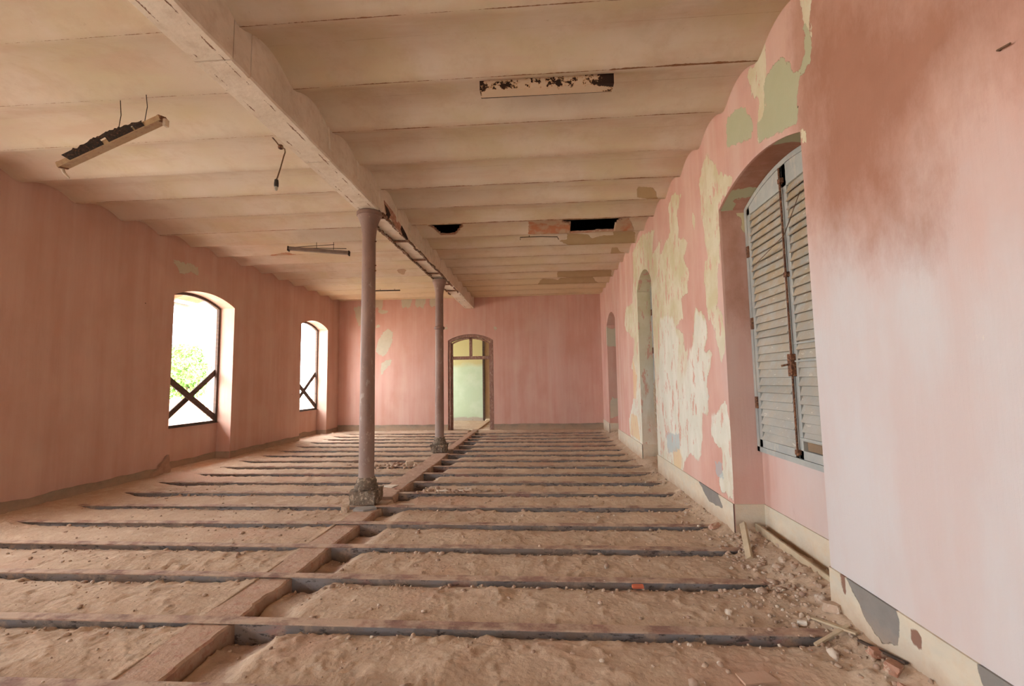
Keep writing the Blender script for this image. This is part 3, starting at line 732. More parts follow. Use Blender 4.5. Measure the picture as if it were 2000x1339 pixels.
# ------------------------------------------------------------------ skirtings
def skirt(name, place, segs, z1, mat, th=.012, grey=None, step=.035, zj=0.0):
    """segs = list of ((s0,n0),(s1,n1)) runs following the wall and its recesses"""
    Vs, Fs, S = [], [], []; base = 0
    for (a, b) in segs:
        L = math.hypot(b[0]-a[0], b[1]-a[1]); k = max(2, int(L/step)+1)
        t = np.linspace(0, 1, k); ss = a[0]+(b[0]-a[0])*t; nn = a[1]+(b[1]-a[1])*t
        nx, ny = (b[1]-a[1])/L, -(b[0]-a[0])/L      # towards the room
        if ny > 0 or (abs(ny) < 1e-6): pass
        if abs(b[0]-a[0]) > abs(b[1]-a[1]): ox, oy = 0, -th
        else: ox, oy = (th if (b[1] > a[1]) else -th), 0
        if abs(b[0]-a[0]) < 1e-6 and b[1] > a[1]: ox = th
        zz = np.array([-.25, -.1, 0, .05, .1, .14, .18, .22, .26, .3]); zz = np.append(zz[zz < z1-.02], z1)
        Sg, Zg = np.meshgrid(ss+ox, zz); Ng = np.repeat((nn+oy)[None, :], len(zz), 0)
        Zg = Zg.copy(); Zg[-1] += zj*(fbm(Sg[-1]*3, Sg[-1]*0+2, 3, 4)-.5)
        V = place(Sg, Ng, Zg).reshape(-1, 3); Vs.append(V); Fs.append(grid_faces(*Sg.shape)+base); S.append(np.stack([Sg.ravel(), Zg.ravel()], 1)); base += len(V)
        # top ledge
        Sg2 = np.stack([ss+ox, ss]); Ng2 = np.stack([nn+oy, nn+.002]); Zg2 = np.stack([Zg[-1], Zg[-1]])
        V = place(Sg2, Ng2, Zg2).reshape(-1, 3); Vs.append(V); Fs.append(grid_faces(2, k)+base); S.append(np.stack([Sg2.ravel(), Zg2.ravel()], 1)); base += len(V)
    V = np.concatenate(Vs); F = np.concatenate(Fs); S = np.concatenate(S)
    at = {}
    if grey: at = dict(grey=sdf(S, grey[0]), rust=sdf(S, grey[1]))
    link(name, mesh_np(name, V, F, at, smooth=False), mat, kind='structure')
def runs(rec, s0, s1, dp):
    out = []; cur = s0
    for (a, b, *_r) in rec:
        out.append(((cur, 0), (a, 0))); out.append(((a, 0), (a, dp))); out.append(((a, dp), (b, dp))); out.append(((b, dp), (b, 0))); cur = b
    out.append(((cur, 0), (s1, 0))); return out
G = [[[(2.93, .33), (2.80, .21), (2.76, .14), (2.66, .09), (2.54, .13), (2.51, .24), (2.53, .33)], [(2.09, .33), (2.08, .23), (2.02, .14), (1.6, .2), (1.5, .33)], [(4.9, .33), (4.75, .2), (5.15, .17), (5.5, .33)]],
     [[(2.44, .285), (2.375, .275), (2.38, .19), (2.44, .2)], [(2.965, .33), (2.915, .33), (2.92, .2), (2.955, .21)]]]
skirt('baseboard_right', pr_, runs(R_REC, YB, YF, .28), .31, M_SKIRT_R, grey=G)
skirt('baseboard_left', pl_, runs(L_REC, YB, YF, .30), .145, M_SKIRT_L, zj=.05)
skirt('baseboard_far', pf_, [((XL, 0), (DOOR[0], 0)), ((DOOR[1], 0), (XR, 0))], .20, M_SKIRT_L, zj=.04)

# ------------------------------------------------------------------ left windows: frame, sill board, two crossed boards; portals
def arch_ring(mb, a, b, zs, rise, w, n0, n1, place, zb, seg=18, bottom=True):
    """arched wooden frame: jambs, arch and sill as boxes following the opening, width w"""
    s = np.linspace(a, b, seg+1); zo = arch(a, b, zs, rise, s); si = np.linspace(a+w, b-w, seg+1); zi = arch(a, b, zs, rise, si)-w
    bm = mb.bm
    def P(s_, n_, z_): return bm.verts.new(Vector(place(np.array(s_), np.array(n_), np.array(z_)).tolist()))
    so = [a]+list(s)+[b]; zoo = [zb]+list(zo)+[zb]; sii = [a+w]+list(si)+[b-w]; zii = [zb]+list(zi)+[zb]
    rows = [[P(s_, n_, z_) for s_, z_ in zip(S_, Z_)] for (S_, Z_, n_) in ((so, zoo, n0), (sii, zii, n0), (sii, zii, n1), (so, zoo, n1))]
    for k in range(len(so)-1):
        for r in range(4):
            A, B = rows[r], rows[(r+1) % 4]; bm.faces.new((A[k], A[k+1], B[k+1], B[k]))
    for e in (0, -1): bm.faces.new([rows[r][e] for r in range(4)])
    if bottom:
        c = [place(np.array(q[0]), np.array(q[1]), np.array(q[2])) for q in ((a, n0, zb), (b, n1, zb+w))]
        lo = np.minimum(*c); hi = np.maximum(*c); mb.box(lo[0], hi[0], lo[1], hi[1], lo[2], hi[2])

def plank_between(mb, p, q, w, t, normal):
    p, q = Vector(p), Vector(q); d = (q-p); L = d.length; d.normalize(); n = Vector(normal).normalized(); s_ = n.cross(d)
    M = Matrix((( d.x, s_.x, n.x, p.x), (d.y, s_.y, n.y, p.y), (d.z, s_.z, n.z, p.z), (0, 0, 0, 1)))
    mb.box(0, L, -w/2, w/2, -t/2, t/2, M=M); return mb

for i, (a, b, zs, rs, dp) in enumerate(L_REC):
    w = empty('window_%d' % (i+1), (XL-.3, (a+b)/2, .735)); w['kind'] = 'structure'
    inv = Matrix.Translation(-w.location)
    mb = MB(); arch_ring(mb, a+.004, b-.004, zs-.004, rs, .05, .295, .345, pl_, .737)
    mb.bm.transform(inv); mb.done('window_frame', M_WOODDARK, w)
    mb = MB(); mb.box(XL-.39, XL-.27, a+.01, b-.01, .737, .752); mb.bm.transform(inv); mb.done('window_sill', M_WOODDARK, w)
    dz = .02*i
    mb = plank_between(MB(), (XL-.325, a+.04, 1.86-dz), (XL-.325, b-.01, .82), .115, .022, (1, 0, 0)); mb.bm.transform(inv); mb.done('crossed_board', M_WOODDARK, w)
    mb = plank_between(MB(), (XL-.350, a+.12, .77), (XL-.350, b-.01, 1.72+dz), .105, .022, (1, 0, 0)); mb.bm.transform(inv); mb.done('crossed_board', M_WOODDARK, w)
    portal(XL-.43, (a+b)/2, 1.98, 2.6, 1.55, (0, math.radians(-90), 0))

# ------------------------------------------------------------------ right windows: louvred shutters
def shutter_leaf(parent, y0, y1, zs0, a, b, zs, rise, zb, xin, nsl, seed, tilt=0):
    """one leaf, its head cut to the arch; louvres tilted down towards the room"""
    rnd = random.Random(seed)
    w = .055; t = .035
    lf = empty('shutter_leaf', (0, 0, 0)); lf.parent = parent
    mb = MB()
    def top(y): return float(arch(a, b, zs, rise, np.array(y)))-.05
    for yy in (y0, y1-w):
        A = [(yy, zb), (yy+w, zb), (yy+w, top(yy+w)), (yy, top(yy))]
        M = Matrix(((0, 0, 1, xin), (1, 0, 0, 0), (0, 1, 0, 0), (0, 0, 0, 1))); mb.prism(A, t, M)
    mb.box(xin, xin+t, y0, y1, zb, zb+.07)
    n = 8; ys = [y0+(y1-y0)*k/n for k in range(n+1)]
    A = [(y, top(y)) for y in ys]+[(y, min(top(y0), top(y1))-.06) for y in ys[::-1]]
    M = Matrix(((0, 0, 1, xin), (1, 0, 0, 0), (0, 1, 0, 0), (0, 0, 0, 1))); mb.prism(A, t, M)
    mid = zb+1.12
    mb.done('leaf_frame', M_SHFRAME, lf, bev=.003)
    zt = min(top(y0), top(y1))-.04; z = zb+.085; sl = MB(); p = (zt-z)/nsl
    for k in range(nsl):
        zc = z+p*(k+.5); ang = math.radians(70+rnd.uniform(-5, 5)); dy = rnd.uniform(-.003, .003)
        if rnd.random() < .10: ang += math.radians(rnd.uniform(-18, 10))
        M = Matrix.Translation((xin+.018, (y0+y1)/2, zc)) @ Matrix.Rotation(rnd.uniform(-.012, .012), 4, 'X') @ Matrix.Rotation(-ang, 4, 'Y')
        if seed == 2 and k in (0,): continue
        sl.box(-.052, .052, -(y1-y0)/2+w-.008, (y1-y0)/2-w+.008, -.005, .005, M=M)
    sl.done('slat_panel', M_SLAT, lf)
    return lf
def right_window(i, a, b, zs, rise, nsl, full=True):
    w = empty('window_%d' % i, (0, 0, 0)); w['kind'] = 'structure'
    mb = MB(); arch_ring(mb, a+.005, b-.005, zs-.005, rise, .045, .24, .30, pr_, .803); mb.done('window_frame', M_SHFRAME, w)
    ym = a + (b-a)*.505; xin = XR+.245; zb = .85
    shutter_leaf(w, a+.052, ym-.004, 0, a, b, zs, rise, zb+.0, xin, nsl, 2)
    L2 = shutter_leaf(w, ym+.004, b-.052, 0, a, b, zs, rise, zb, xin, nsl, 1)
    if full:
        mb = MB()
        mb.tube([(xin-.022, ym-.012, zb+.02), (xin-.022, ym-.012, 2.0), (xin-.022, ym-.004, float(arch(a, b, zs, rise, np.array(ym)))-.07)], .009, 8)
        mb.box(xin-.04, xin, ym-.035, ym+.02, 1.50, 1.68, bev=.004)
        for z in (.9, 2.33, 3.12): mb.box(xin-.032, xin, ym-.03, ym+.012, z-.02, z+.02, bev=.003)
        mb.tube([(xin-.03, ym-.01, 1.60), (xin-.09, ym+.02, 1.585)], .008, 8)
        mb.done('bolt_rod', M_RUST, w, smooth=False, label='rusty sliding bolt with its handle')
        for z in (1.26, 2.01, 2.71):
            MB().box(xin-.016, xin+.002, b-.066, b-.030, z-.055, z+.055, bev=.003).done('hinge', M_RUST, w, label='rusty hinge plate')
        for z in (2.55,):
            MB().box(xin-.016, xin+.002, a+.03, a+.07, z-.055, z+.055, bev=.003).done('hinge', M_RUST, w, label='rusty hinge plate')
        mb = MB()
        for z in (1.62, 1.76, 1.015): mb.box(xin-.012, xin-.002, a+.06, ym-.03, z-.006, z+.006)
        mb.done('iron_strap', M_SHFRAME, w)
k = 6
for (a, b, zs, rs, dp) in R_REC:
    right_window(k, a, b, zs, rs, 30, full=True); k += 1

# ------------------------------------------------------------------ far door and the green room beyond
def door():
    w = empty('door_1', (-2.22, YF, 0)); w['kind'] = 'structure'
    inv = Matrix.Translation(-w.location)
    a, b, zs, rs = DOOR
    mb = MB(); arch_ring(mb, a+.006, b-.006, zs-.006, rs, .085, .02, .16, pf_, 0.0, bottom=False); mb.bm.transform(inv); mb.done('door_frame', M_FRAME_RED, w, bev=.006)
    mb = MB(); arch_ring(mb, a+.095, b-.095, zs-.085, rs*.93, .045, .07, .14, pf_, 0.0, bottom=False); mb.bm.transform(inv); mb.done('door_stop', M_FRAME_RED, w, bev=.004)
    mb = MB().box(a+.1, b-.1, YF+.06, YF+.15, 2.17, 2.27); mb.bm.transform(inv); mb.done('transom_bar', M_FRAME_RED, w, bev=.008)
    mb = MB().box(-2.275, -2.185, YF+.07, YF+.14, 2.27, 2.87); mb.bm.transform(inv); mb.done('transom_mullion', M_FRAME_RED, w, bev=.006)
    mb = MB().box(a+.09, b-.09, YF+.02, YF+.4, -.05, .012); mb.bm.transform(inv); mb.done('threshold', M_SKIRT_R and M_PLASTER, w)
door()
wallbox('wall_far', -6.9, -2.95, YF+.03, YF+.42, -.3, 4.6, M_WALL_B)
wallbox('wall_far', -1.50, 2.2, YF+.03, YF+.42, -.3, 4.6, M_WALL_B)
wallbox('wall_far', -2.95, -1.50, YF+.03, YF+.42, 2.96, 4.6, M_WALL_B)
wallbox('wall_green', -6.9, -2.33, 17.40, 17.6, -.3, 4.6, M_GREEN)
wallbox('wall_beige', -2.27, 2.2, 17.46, 17.6, -.3, 4.6, M_BEIGE)
MB().box(-2.335, -2.265, 17.36, 17.6, -.2, 4.3).done('trim_1', M_WOODDARK, kind='structure')
wallbox('ceiling', -6.9, 2.2, YF+.42, 17.6, 4.1, 4.2, M_CEIL)
for (y0, y1, z0, z1) in ((YF+.02, 14.7, -.3, 4.6), (14.7, 16.6, -.3, .73), (14.7, 16.6, 3.2, 4.6), (16.6, 17.6, -.3, 4.6)):
    wallbox('wall_left', XL-.44, XL, y0, y1, z0, z1, M_GREEN)
portal(XL-.43, 15.65, 1.96, 2.4, 1.9, (0, math.radians(-90), 0))  # opening added out of view so sky light reaches the green room

# ------------------------------------------------------------------ steel floor joists, one thing each
n_vis = 0
order = ['', '', '']
ORD = ['first', 'second', 'third', 'fourth', 'fifth', 'sixth', 'seventh', 'eighth', 'ninth']
vis = [y for y in JOISTS if y > 2]
def joist(y, label):
    x0, x1 = -6.25, 1.735
    r = empty('floor_joist', (x0, y, 0))
    tag(r, label, 'joist', 'steel floor joists'); L = x1-x0
    n = 60; mb = MB(); bm = mb.bm
    rows = []
    for k in range(n+1):
        x = L*k/n; wz = .003*math.sin(x*1.3+y*3)+.006; wy = .005*math.sin(x*.7+y*5)
        rows.append([bm.verts.new((x, wy+a, wz+b)) for a, b in ((0, 0), (FL, 0), (FL, -.009), (FL*.56, -.014), (FL*.44, -.014), (0, -.009))])
    for A, B in zip(rows, rows[1:]):
        for j in range(6): bm.faces.new((A[j], A[(j+1) % 6], B[(j+1) % 6], B[j]))
    bm.faces.new(rows[0][::-1]); bm.faces.new(rows[-1])
    mb.done('top_flange', M_FLANGE, r)
    MB().box(0, L, FL*.44, FL*.56, -.19, -.013).done('web', M_WEB, r, label='grey painted web with worn patches')
for y in JOISTS:
    if y < 2: continue
    i = vis.index(y); j = len(vis)-1-i
    if i < 9: lb = 'rusty steel floor joist across the room, %s up from the photo\'s bottom edge' % ORD[i]
    elif j < 9: lb = 'narrow distant steel floor joist, %s out from the far wall' % (['nearest', 'second', 'third', 'fourth', 'fifth', 'sixth', 'seventh', 'eighth', 'ninth'][j])
    else: lb = 'steel floor joist midway down the room, between the two columns'
    joist(y, lb)

# ------------------------------------------------------------------ centre girder with its boards
def girder(name, x0, x1, y0, y1, zt, zb, mat, label, cat, zoff=0, chips=True, taper=0):
    mb = MB(); bm = mb.bm; n = int((y1-y0)/.04); rows = []
    for k in range(n+1):
        y = y0+(y1-y0)*k/n; q = taper*k/n
        e = .012*(random.random()-.5)+(.02 if (chips and math.sin(y*7.3)*math.sin(y*3.1+1) > .75) else 0)
        z = zt+.004*math.sin(y*5)
        xa = x0+q*.5; xb = x1-q*.5-e
        rows.append([bm.verts.new(v) for v in ((xa+.004*random.random(), y, z-.004), (xa+.01, y, z), (xb-.02, y, z+.002), (xb, y, z-.006), (xb+.004, y, zb), (xa, y, zb))])
    for A, B in zip(rows, rows[1:]):
        for j in range(6): bm.faces.new((A[j], A[(j+1) % 6], B[(j+1) % 6], B[j]))
    bm.faces.new(rows[0][::-1]); bm.faces.new(rows[-1])
    return tag(mb.done(name, mat), label, cat)
M_GIRD = simple('girder_dust_and_red_lead', (.48, .34, .25), (.42, .28, .195), 6, .92, bump=.01, c3=(.40, .23, .165), obj=False)
M_GIRD2 = simple('board_dusty_brown', (.44, .30, .22), (.37, .235, .165), 6, .92, bump=.008, c3=(.5, .35, .25), obj=False)
M_GIRD3 = simple('board_pale', (.58, .42, .29), (.50, .36, .24), 6, .92, bump=.008, obj=False)
g1 = girder('floor_girder', -2.272, -2.0, 1.3, 5.46, -.013, -.20, M_GIRD, 'dust covered reddish floor girder running from the foreground to the nearer column', 'girder')
g2 = girder('floor_plank', -2.285, -1.985, 5.92, 9.45, .018, -.13, M_GIRD2, 'reddish brown plank on the joists between the two iron columns', 'plank', chips=True)
g3 = girder('floor_plank', -2.20, -2.01, 9.98, 13.9, .022, -.10, M_GIRD2, 'reddish brown plank from the farther column to the doorway', 'plank', chips=False, taper=.02)
g4 = girder('floor_plank', -2.20, -2.02, 13.92, 17.3, .03, -.04, M_GIRD3, 'pale plank running through the doorway into the green room', 'plank', chips=False)

# ------------------------------------------------------------------ iron columns
BZ = 3.745                         # underside of the main beam
def column(y, label, ring):
    x = -2.25
    r = empty('iron_column', (x, y, 0)); tag(r, label, 'column', 'cast iron columns')
    s0 = .095
    prof = [(s0+.006, .30), (s0, .36)]
    for k in range(11): prof.append((s0-.010*k/10, .36+(3.40-.36)*k/10))
    MB().lathe(prof, seg=44).done('shaft', M_COLUMN, r, smooth=True)
    cp_ = [(.085, 3.38), (.088, 3.43), (.093, 3.47), (.097, 3.505), (.105, 3.56), (.125, 3.62), (.145, 3.67), (.150, 3.685), (.160, 3.688), (.162, 3.725), (.150, 3.742)]
    if y > 8: cp_ = [(.085, 3.34), (.088, 3.42), (.098, 3.50), (.115, 3.58), (.140, 3.66), (.146, 3.67), (.15, 3.675), (.15, 3.73), (.14, 3.742)]
    MB().lathe(cp_, seg=44).done('capital', M_COLUMN, r, smooth=True)
    if ring:
        MB().lathe([(.088, 2.63), (.098, 2.635), (.112, 2.65), (.112, 2.69), (.098, 2.70), (.088, 2.71)], seg=36).done('collar_ring', M_COLUMN, r, smooth=True)
    else:
        mb = MB()
        for z in (2.95, 3.02, 3.34): mb.tube([(s0*.9, -.02, z), (s0+.012, -.02, z)], .008, 6)
        mb.done('bolt', M_RUST, r)
        mb = MB(); mb.tube([(-.03+.02*math.sin(t*4), -.093, 3.38-t*.0) for t in (0,)]+[(-.02, -.094, 3.3)], .004, 6); mb.bm.free()
    MB().lathe([(.125, .17), (.142, .19), (.140, .225), (.122, .245), (.125, .275), (.112, .30), (.10, .325)], seg=30, wob=.035).done('base_ring', M_PLINTH, r)
    bm = bmesh.new(); bmesh.ops.create_cube(bm, size=1); bmesh.ops.subdivide_edges(bm, edges=bm.edges, cuts=7, use_grid_fill=True)
    for v in bm.verts:
        p = v.co.copy(); c = Vector((p.x*.335, p.y*.33, .095+p.z*.16))
        rr = fbm(np.array([c.x*14+c.z*9]), np.array([c.y*14-c.z*7]), 3, int(y)*3)[0]-.5
        k = 1+.22*rr*(.5+abs(p.x)+abs(p.y))
        if abs(p.x) > .35 and abs(p.y) > .35: k *= .93
        v.co = Vector((c.x*k, c.y*k, c.z+.02*rr))
    me = bpy.data.meshes.new('plinth'); bm.to_mesh(me); bm.free()
    link('plinth', me, M_PLINTH, r)
    bm = bmesh.new(); bmesh.ops.create_cube(bm, size=1); bmesh.ops.subdivide_edges(bm, edges=bm.edges, cuts=4, use_grid_fill=True)
    for v in bm.verts:
        p = v.co; rr = fbm(np.array([p.x*5+p.z*3]), np.array([p.y*5]), 3, 3)[0]-.5
        v.co = Vector((p.x*.24*(1+.2*rr), p.y*.24*(1+.2*rr), -.04+p.z*.12))
    me = bpy.data.meshes.new('footing'); bm.to_mesh(me); bm.free(); link('footing', me, M_PLINTH, r)
    return r
column(5.68, 'nearer tall brown cast iron column standing on a crumbling cement plinth', False)
column(9.72, 'farther brown cast iron column with a ring around its shaft', True)

# ------------------------------------------------------------------ main ceiling beam, plaster cased; casing gone under the middle
def beam():
    bx0, bx1 = -2.39, -2.10
    r = empty('ceiling_beam', ((bx0+bx1)/2, YF, BZ)); tag(r, 'long plastered ceiling beam over the columns with its rusty steel laid bare', 'beam')
    inv = Matrix.Translation(-r.location)
    def seg(y0, y1, zb, label=None, jit=.0):
        mb = MB(); bm = mb.bm; n = max(2, int((y1-y0)/.12)); rows = []
        for k in range(n+1):
            y = y0+(y1-y0)*k/n; a = .006*(random.random()-.5); b = .006*(random.random()-.5); c = .004*(random.random()-.5)
            rows.append([bm.verts.new(v) for v in ((bx0+a, y, zb+.012+c), (bx0+.014+a, y, zb+c), (bx1-.014+b, y, zb+c), (bx1+b, y, zb+.012+c), (bx1+b*.3, y, 4.16), (bx0+a*.3, y, 4.16))])
        for A, B in zip(rows, rows[1:]):
            for j in range(6): bm.faces.new((A[j], A[(j+1) % 6], B[(j+1) % 6], B[j]))
        bm.faces.new(rows[0][::-1]); bm.faces.new(rows[-1])
        bm.transform(inv); return mb.done('plaster_casing', M_BEAM, r, label=label)
    cuts = [YB, 2.83, 3.02, 4.30, 5.33]
    for a, b in zip(cuts, cuts[1:]): seg(a, b-.008, BZ if b != 3.02 else BZ-.004)
    seg(5.33, 5.62, BZ)
    # casing hollowed out: its soffit is set back and the flange edges show
    for a, b in ((5.62, 7.12), (7.12, 8.16), (8.16, 9.70), (9.70, 10.05), (10.05, 12.05)): seg(a, b-.012, BZ+.030)
    seg(12.05, YF, BZ+.004)
    # corbel-like thickenings of the casing under some ceiling joists, on the aisle side
    for k in (1, 2, 3, 4, 5, 6, 7, 8):
        y = J0+BAY*k
        M = Matrix(((0, 0, 1, bx1-.004), (1, 0, 0, y), (0, 1, 0, 0), (0, 0, 0, 1)))
        mb = MB().prism([(-.10, 4.14), (.10, 4.14), (.045, 4.0), (.02, 3.84), (-.03, 3.84), (-.05, 4.0)], .022, M); mb.bm.transform(inv); mb.done('joist_seat', M_BEAM, r)
    # rusty flange edges and tie plates like a ladder
    for x, nm in ((bx0-.004, 0), (bx1-.032, 1)):
        mb = MB(); y = 5.70
        while y < 11.6:
            L = random.uniform(.05, .16); wv = random.uniform(-.009, .009); th = random.uniform(.012, .042)*(1 if y < 9.7 else .6)
            if not (y > 10.4 and random.random() < .25): mb.box(x+wv, x+wv+th, y, min(y+L, 11.6), BZ-.002, BZ+.034, jit=.0035)
            y += L*random.choice((1, 1, .97))
        mb.bm.transform(inv); mb.done('rusted_flange', M_RAIL, r)
    for y in (5.93, 6.98, 8.12, 9.20, 10.3, 11.05):
        mb = MB().box(bx0+.02, bx1-.02, y-.02, y+.02, BZ+.0, BZ+.024, jit=.003); mb.bm.transform(inv); mb.done('tie_plate', M_RUST, r)
    # brick core exposed on the aisle face just past the nearer column
    M = Matrix(((0, 0, 1, bx1-.006), (1, 0, 0, 0), (0, 1, 0, 0), (0, 0, 0, 1)))
    mb = MB().prism([(5.80, 3.95), (6.15, 3.93), (6.45, 3.87), (6.72, 3.80), (6.84, 3.76), (6.80, 3.74), (6.3, 3.735), (6.1, 3.80), (5.93, 3.76), (5.85, 3.83)], .012, M)
    mb.bm.transform(inv); mb.done('exposed_brick', M_BRICK, r, label='red brick core laid bare')
    mb = MB().prism([(6.55, 3.86), (6.78, 3.80), (6.88, 3.755), (6.84, 3.73), (6.6, 3.735), (6.5, 3.79)], .016, M)
    mb.prism([(5.82, 3.90), (5.95, 3.89), (6.05, 3.84), (5.98, 3.76), (5.9, 3.78)], .016, M)
    mb.bm.transform(inv); mb.done('dark_rim', M_RUSTDARK, r)  # near-black patches over the edges of the exposed brick
beam()

# ------------------------------------------------------------------ lamps, cable, wires on the ceiling
def oriented(p, q, up=(0, 0, 1)):
    p, q = Vector(p), Vector(q); d = (q-p); L = d.length; d.normalize(); u = Vector(up); s_ = u.cross(d).normalized(); u = d.cross(s_)
    return Matrix(((d.x, s_.x, u.x, p.x), (d.y, s_.y, u.y, p.y), (d.z, s_.z, u.z, p.z), (0, 0, 0, 1))), L
def hanging_lamp():
    M, L = oriented((-4.24, 3.61, 3.45), (-3.18, 3.48, 3.75), (0, -.25, 1))
    r = empty('fluorescent_lamp'); r.matrix_world = M
    tag(r, 'long rusty fluorescent batten hanging askew from the ceiling near the camera, its back torn open', 'lamp')
    mb = MB(); w = .045
    mb.box(0, L, -w, w, -.004, .004); mb.box(0, L, -w, -w+.004, 0, .038); mb.box(0, L, w-.004, w, 0, .03)
    mb.done('housing', M_LAMPMETAL, r)
    for x in (0, L-.02): MB().box(x, x+.02, -w+.005, w-.005, -.010, .045, bev=.004).done('end_cap', M_RUST, r)
    # torn rusted back sheet curling up on the far side
    bm = bmesh.new(); n = 40; rows = []
    for k in range(n+1):
        x = L*(.18+.68*k/n); t = k/n; hh = .012+.028*math.sin(math.pi*min(1, t*1.1))**.7+.012*random.random()
        if k < 3: hh += .015
        rows.append([bm.verts.new((x-(.05 if k == 0 else 0), -w-.001, .004)), bm.verts.new((x-(.07 if k == 0 else 0), -w-.02, .02+hh*.5)), bm.verts.new((x-(.10 if k == 0 else 0), -w-.012, .03+hh*1.1))])
    for k, (A, B) in enumerate(zip(rows, rows[1:])):
        for j in range(2):
            if (k in (17, 18, 19) and j == 0) or (k == 34 and j == 0): continue
            bm.faces.new((A[j], B[j], B[j+1], A[j+1]))
    me = bpy.data.meshes.new('back_sheet'); bm.to_mesh(me); bm.free(); o = link('back_sheet', me, M_RUSTDARK, r)
    sd_ = o.modifiers.new('th', 'SOLIDIFY'); sd_.thickness = .003
    mb = MB(); 
    mb.box(.01, L-.01, -w+.006, w-.006, .004, .012); mb.done('rust_lining', M_RUSTDARK, r)
    inv = M.inverted()
    for (p, q) in (((-3.62, 3.50, 3.66), (-3.72, 3.60, 4.08)), ((-3.36, 3.48, 3.74), (-3.43, 3.55, 4.08))):
        mb = MB().tube([p, tuple((Vector(p)+Vector(q))/2+Vector((.02, 0, 0))), q], .003, 6); mb.bm.transform(inv); mb.done('hanger_wire', M_RUSTDARK, r)
    a = M @ Vector((0, 0, 0)); b = M @ Vector((L, 0, 0))
    mb = MB().tube([tuple(a+Vector((0, 0, -.01))), tuple(a+Vector((.02, -.0, -.05))), tuple(a+Vector((.05, .02, -.09)))], [.014, .012, .006], 8); mb.bm.transform(inv); mb.done('tube_holder', M_LAMPPALE, r)
    mb = MB().box(-.012, .012, -.02, .02, -.05, .01, M=Matrix.Translation(b+Vector((.015, 0, 0)))); mb.bm.transform(inv); mb.done('tube_holder', M_LAMPPALE, r)
hanging_lamp()
def far_lamp():
    M, L = oriented((-4.46, 7.55, 3.86), (-3.43, 7.76, 3.80), (0, 0, 1))
    r = empty('fluorescent_lamp'); r.matrix_world = M
    tag(r, 'grey brown fluorescent batten hanging left of the nearer column beside a pink bare patch', 'lamp')
    mb = MB(); w = .04
    mb.box(0, L, -w, w, 0, .006); mb.box(0, L, -w, -w+.005, 0, .055); mb.box(0, L, w-.005, w, 0, .055); mb.done('housing', simple('lamp_grey', (.17, .12, .10), (.24, .17, .13), 8, .7), r)
    for x in (0, L-.02): MB().box(x, x+.02, -w-.003, w+.003, -.02, .06).done('end_cap', M_RUSTDARK, r)
    inv = M.inverted(); mb = MB()
    mb.tube([(-4.42, 7.66, 3.93), (-3.62, 8.05, 4.0)], .006, 6); mb.tube([(-4.40, 7.60, 3.92), (-3.70, 7.72, 3.98)], .005, 6)
    mb.tube([(-4.0, 7.68, 3.86), (-4.03, 7.72, 4.10)], .004, 6); mb.tube([(-3.72, 7.74, 3.84), (-3.75, 7.80, 4.10)], .004, 6)
    mb.bm.transform(inv); mb.done('hanger_wire', M_RUSTDARK, r)
far_lamp()
r = empty('fluorescent_lamp', (.075, 3.725, 3.985)); tag(r, 'flush fluorescent lamp painted like the ceiling, rusted through in black spots', 'lamp')
r.rotation_euler = (0, 0, .012)
MB().box(-.57, .57, -.055, .055, 0, .10).done('housing', M_LAMP3, r)
MB().box(-.57, .57,   .055, .062, .0, .09, jit=.002).done('rusted_side', M_RUSTDARK, r)
M_ = None
o = MB().tube([(-2.79, 4.33, 4.09), (-2.755, 4.33, 4.05), (-2.72, 4.33, 4.01), (-2.69, 4.33, 3.97), (-2.62, 4.33, 3.92), (-2.615, 4.33, 3.885), (-2.63, 4.33, 3.84), (-2.66, 4.33, 3.72), (-2.69, 4.33, 3.62), (-2.70, 4.33, 3.60)], .0065, 8)
r = empty('hanging_cable', (-2.70, 4.33, 3.5)); tag(r, 'brown cable with a bare bulb socket dangling left of the beam', 'cable')
inv = Matrix.Translation(-r.location)
o.bm.transform(inv); o.done('cord', M_CABLE, r, smooth=True)
mb = MB().lathe([(.008, .10), (.018, .095), (.022, .06), (.022, .03), (.019, .02)], seg=16); mb.done('bulb_socket', M_BAKELITE, r, smooth=True)
mb = MB().lathe([(.016, .02), (.017, .0), (.012, -.015), (.004, -.022)], seg=12); mb.done('bulb_stub', M_GLASSDIRTY, r, smooth=True)
mb = MB().lathe([(.004, -.028), (.022, -.018), (.026, .0), (.022, .018), (.004, .026)], seg=12); mb.bm.transform(Matrix.Translation((.035, 0, .445))); mb.done('junction_knob', M_RUST, r, smooth=True)

mb = MB().tube([(-4.586, 11.92, 4.0), (-3.854, 11.96, 4.0)], .016, 6); mb.tube([(-4.4, 11.93, 4.0), (-4.4, 11.93, 4.1)], .006, 5); mb.tube([(-4.0, 11.95, 4.0), (-4.0, 11.95, 4.1)], .006, 5)
tag(mb.done('ceiling_rod', M_RUSTDARK), 'thin dark rod under the ceiling between the two columns', 'rod')
mb = MB().tube([(-.36, 7.86, 3.99), (-.36, 7.82, 4.02), (.0, 7.85, 4.03), (.30, 7.90, 4.03), (.32, 7.92, 3.99)], .006, 6); mb.tube([(-.2, 7.84, 4.025), (-.2, 7.84, 4.10)], .004, 5)
tag(mb.done('ceiling_wire', M_RUSTDARK), 'thin bent wire bracket on the ceiling below the exposed brick', 'wire')
tag(MB().tube([(1.76, 3.1, 2.75), (1.9, 3.6, 2.60), (2.0, 4.3, 2.55), (2.02, 4.44, 2.56)], .003, 5).done('thin_wire', M_CABLE), 'thin slack wire crossing the recess of the big shutters', 'wire')
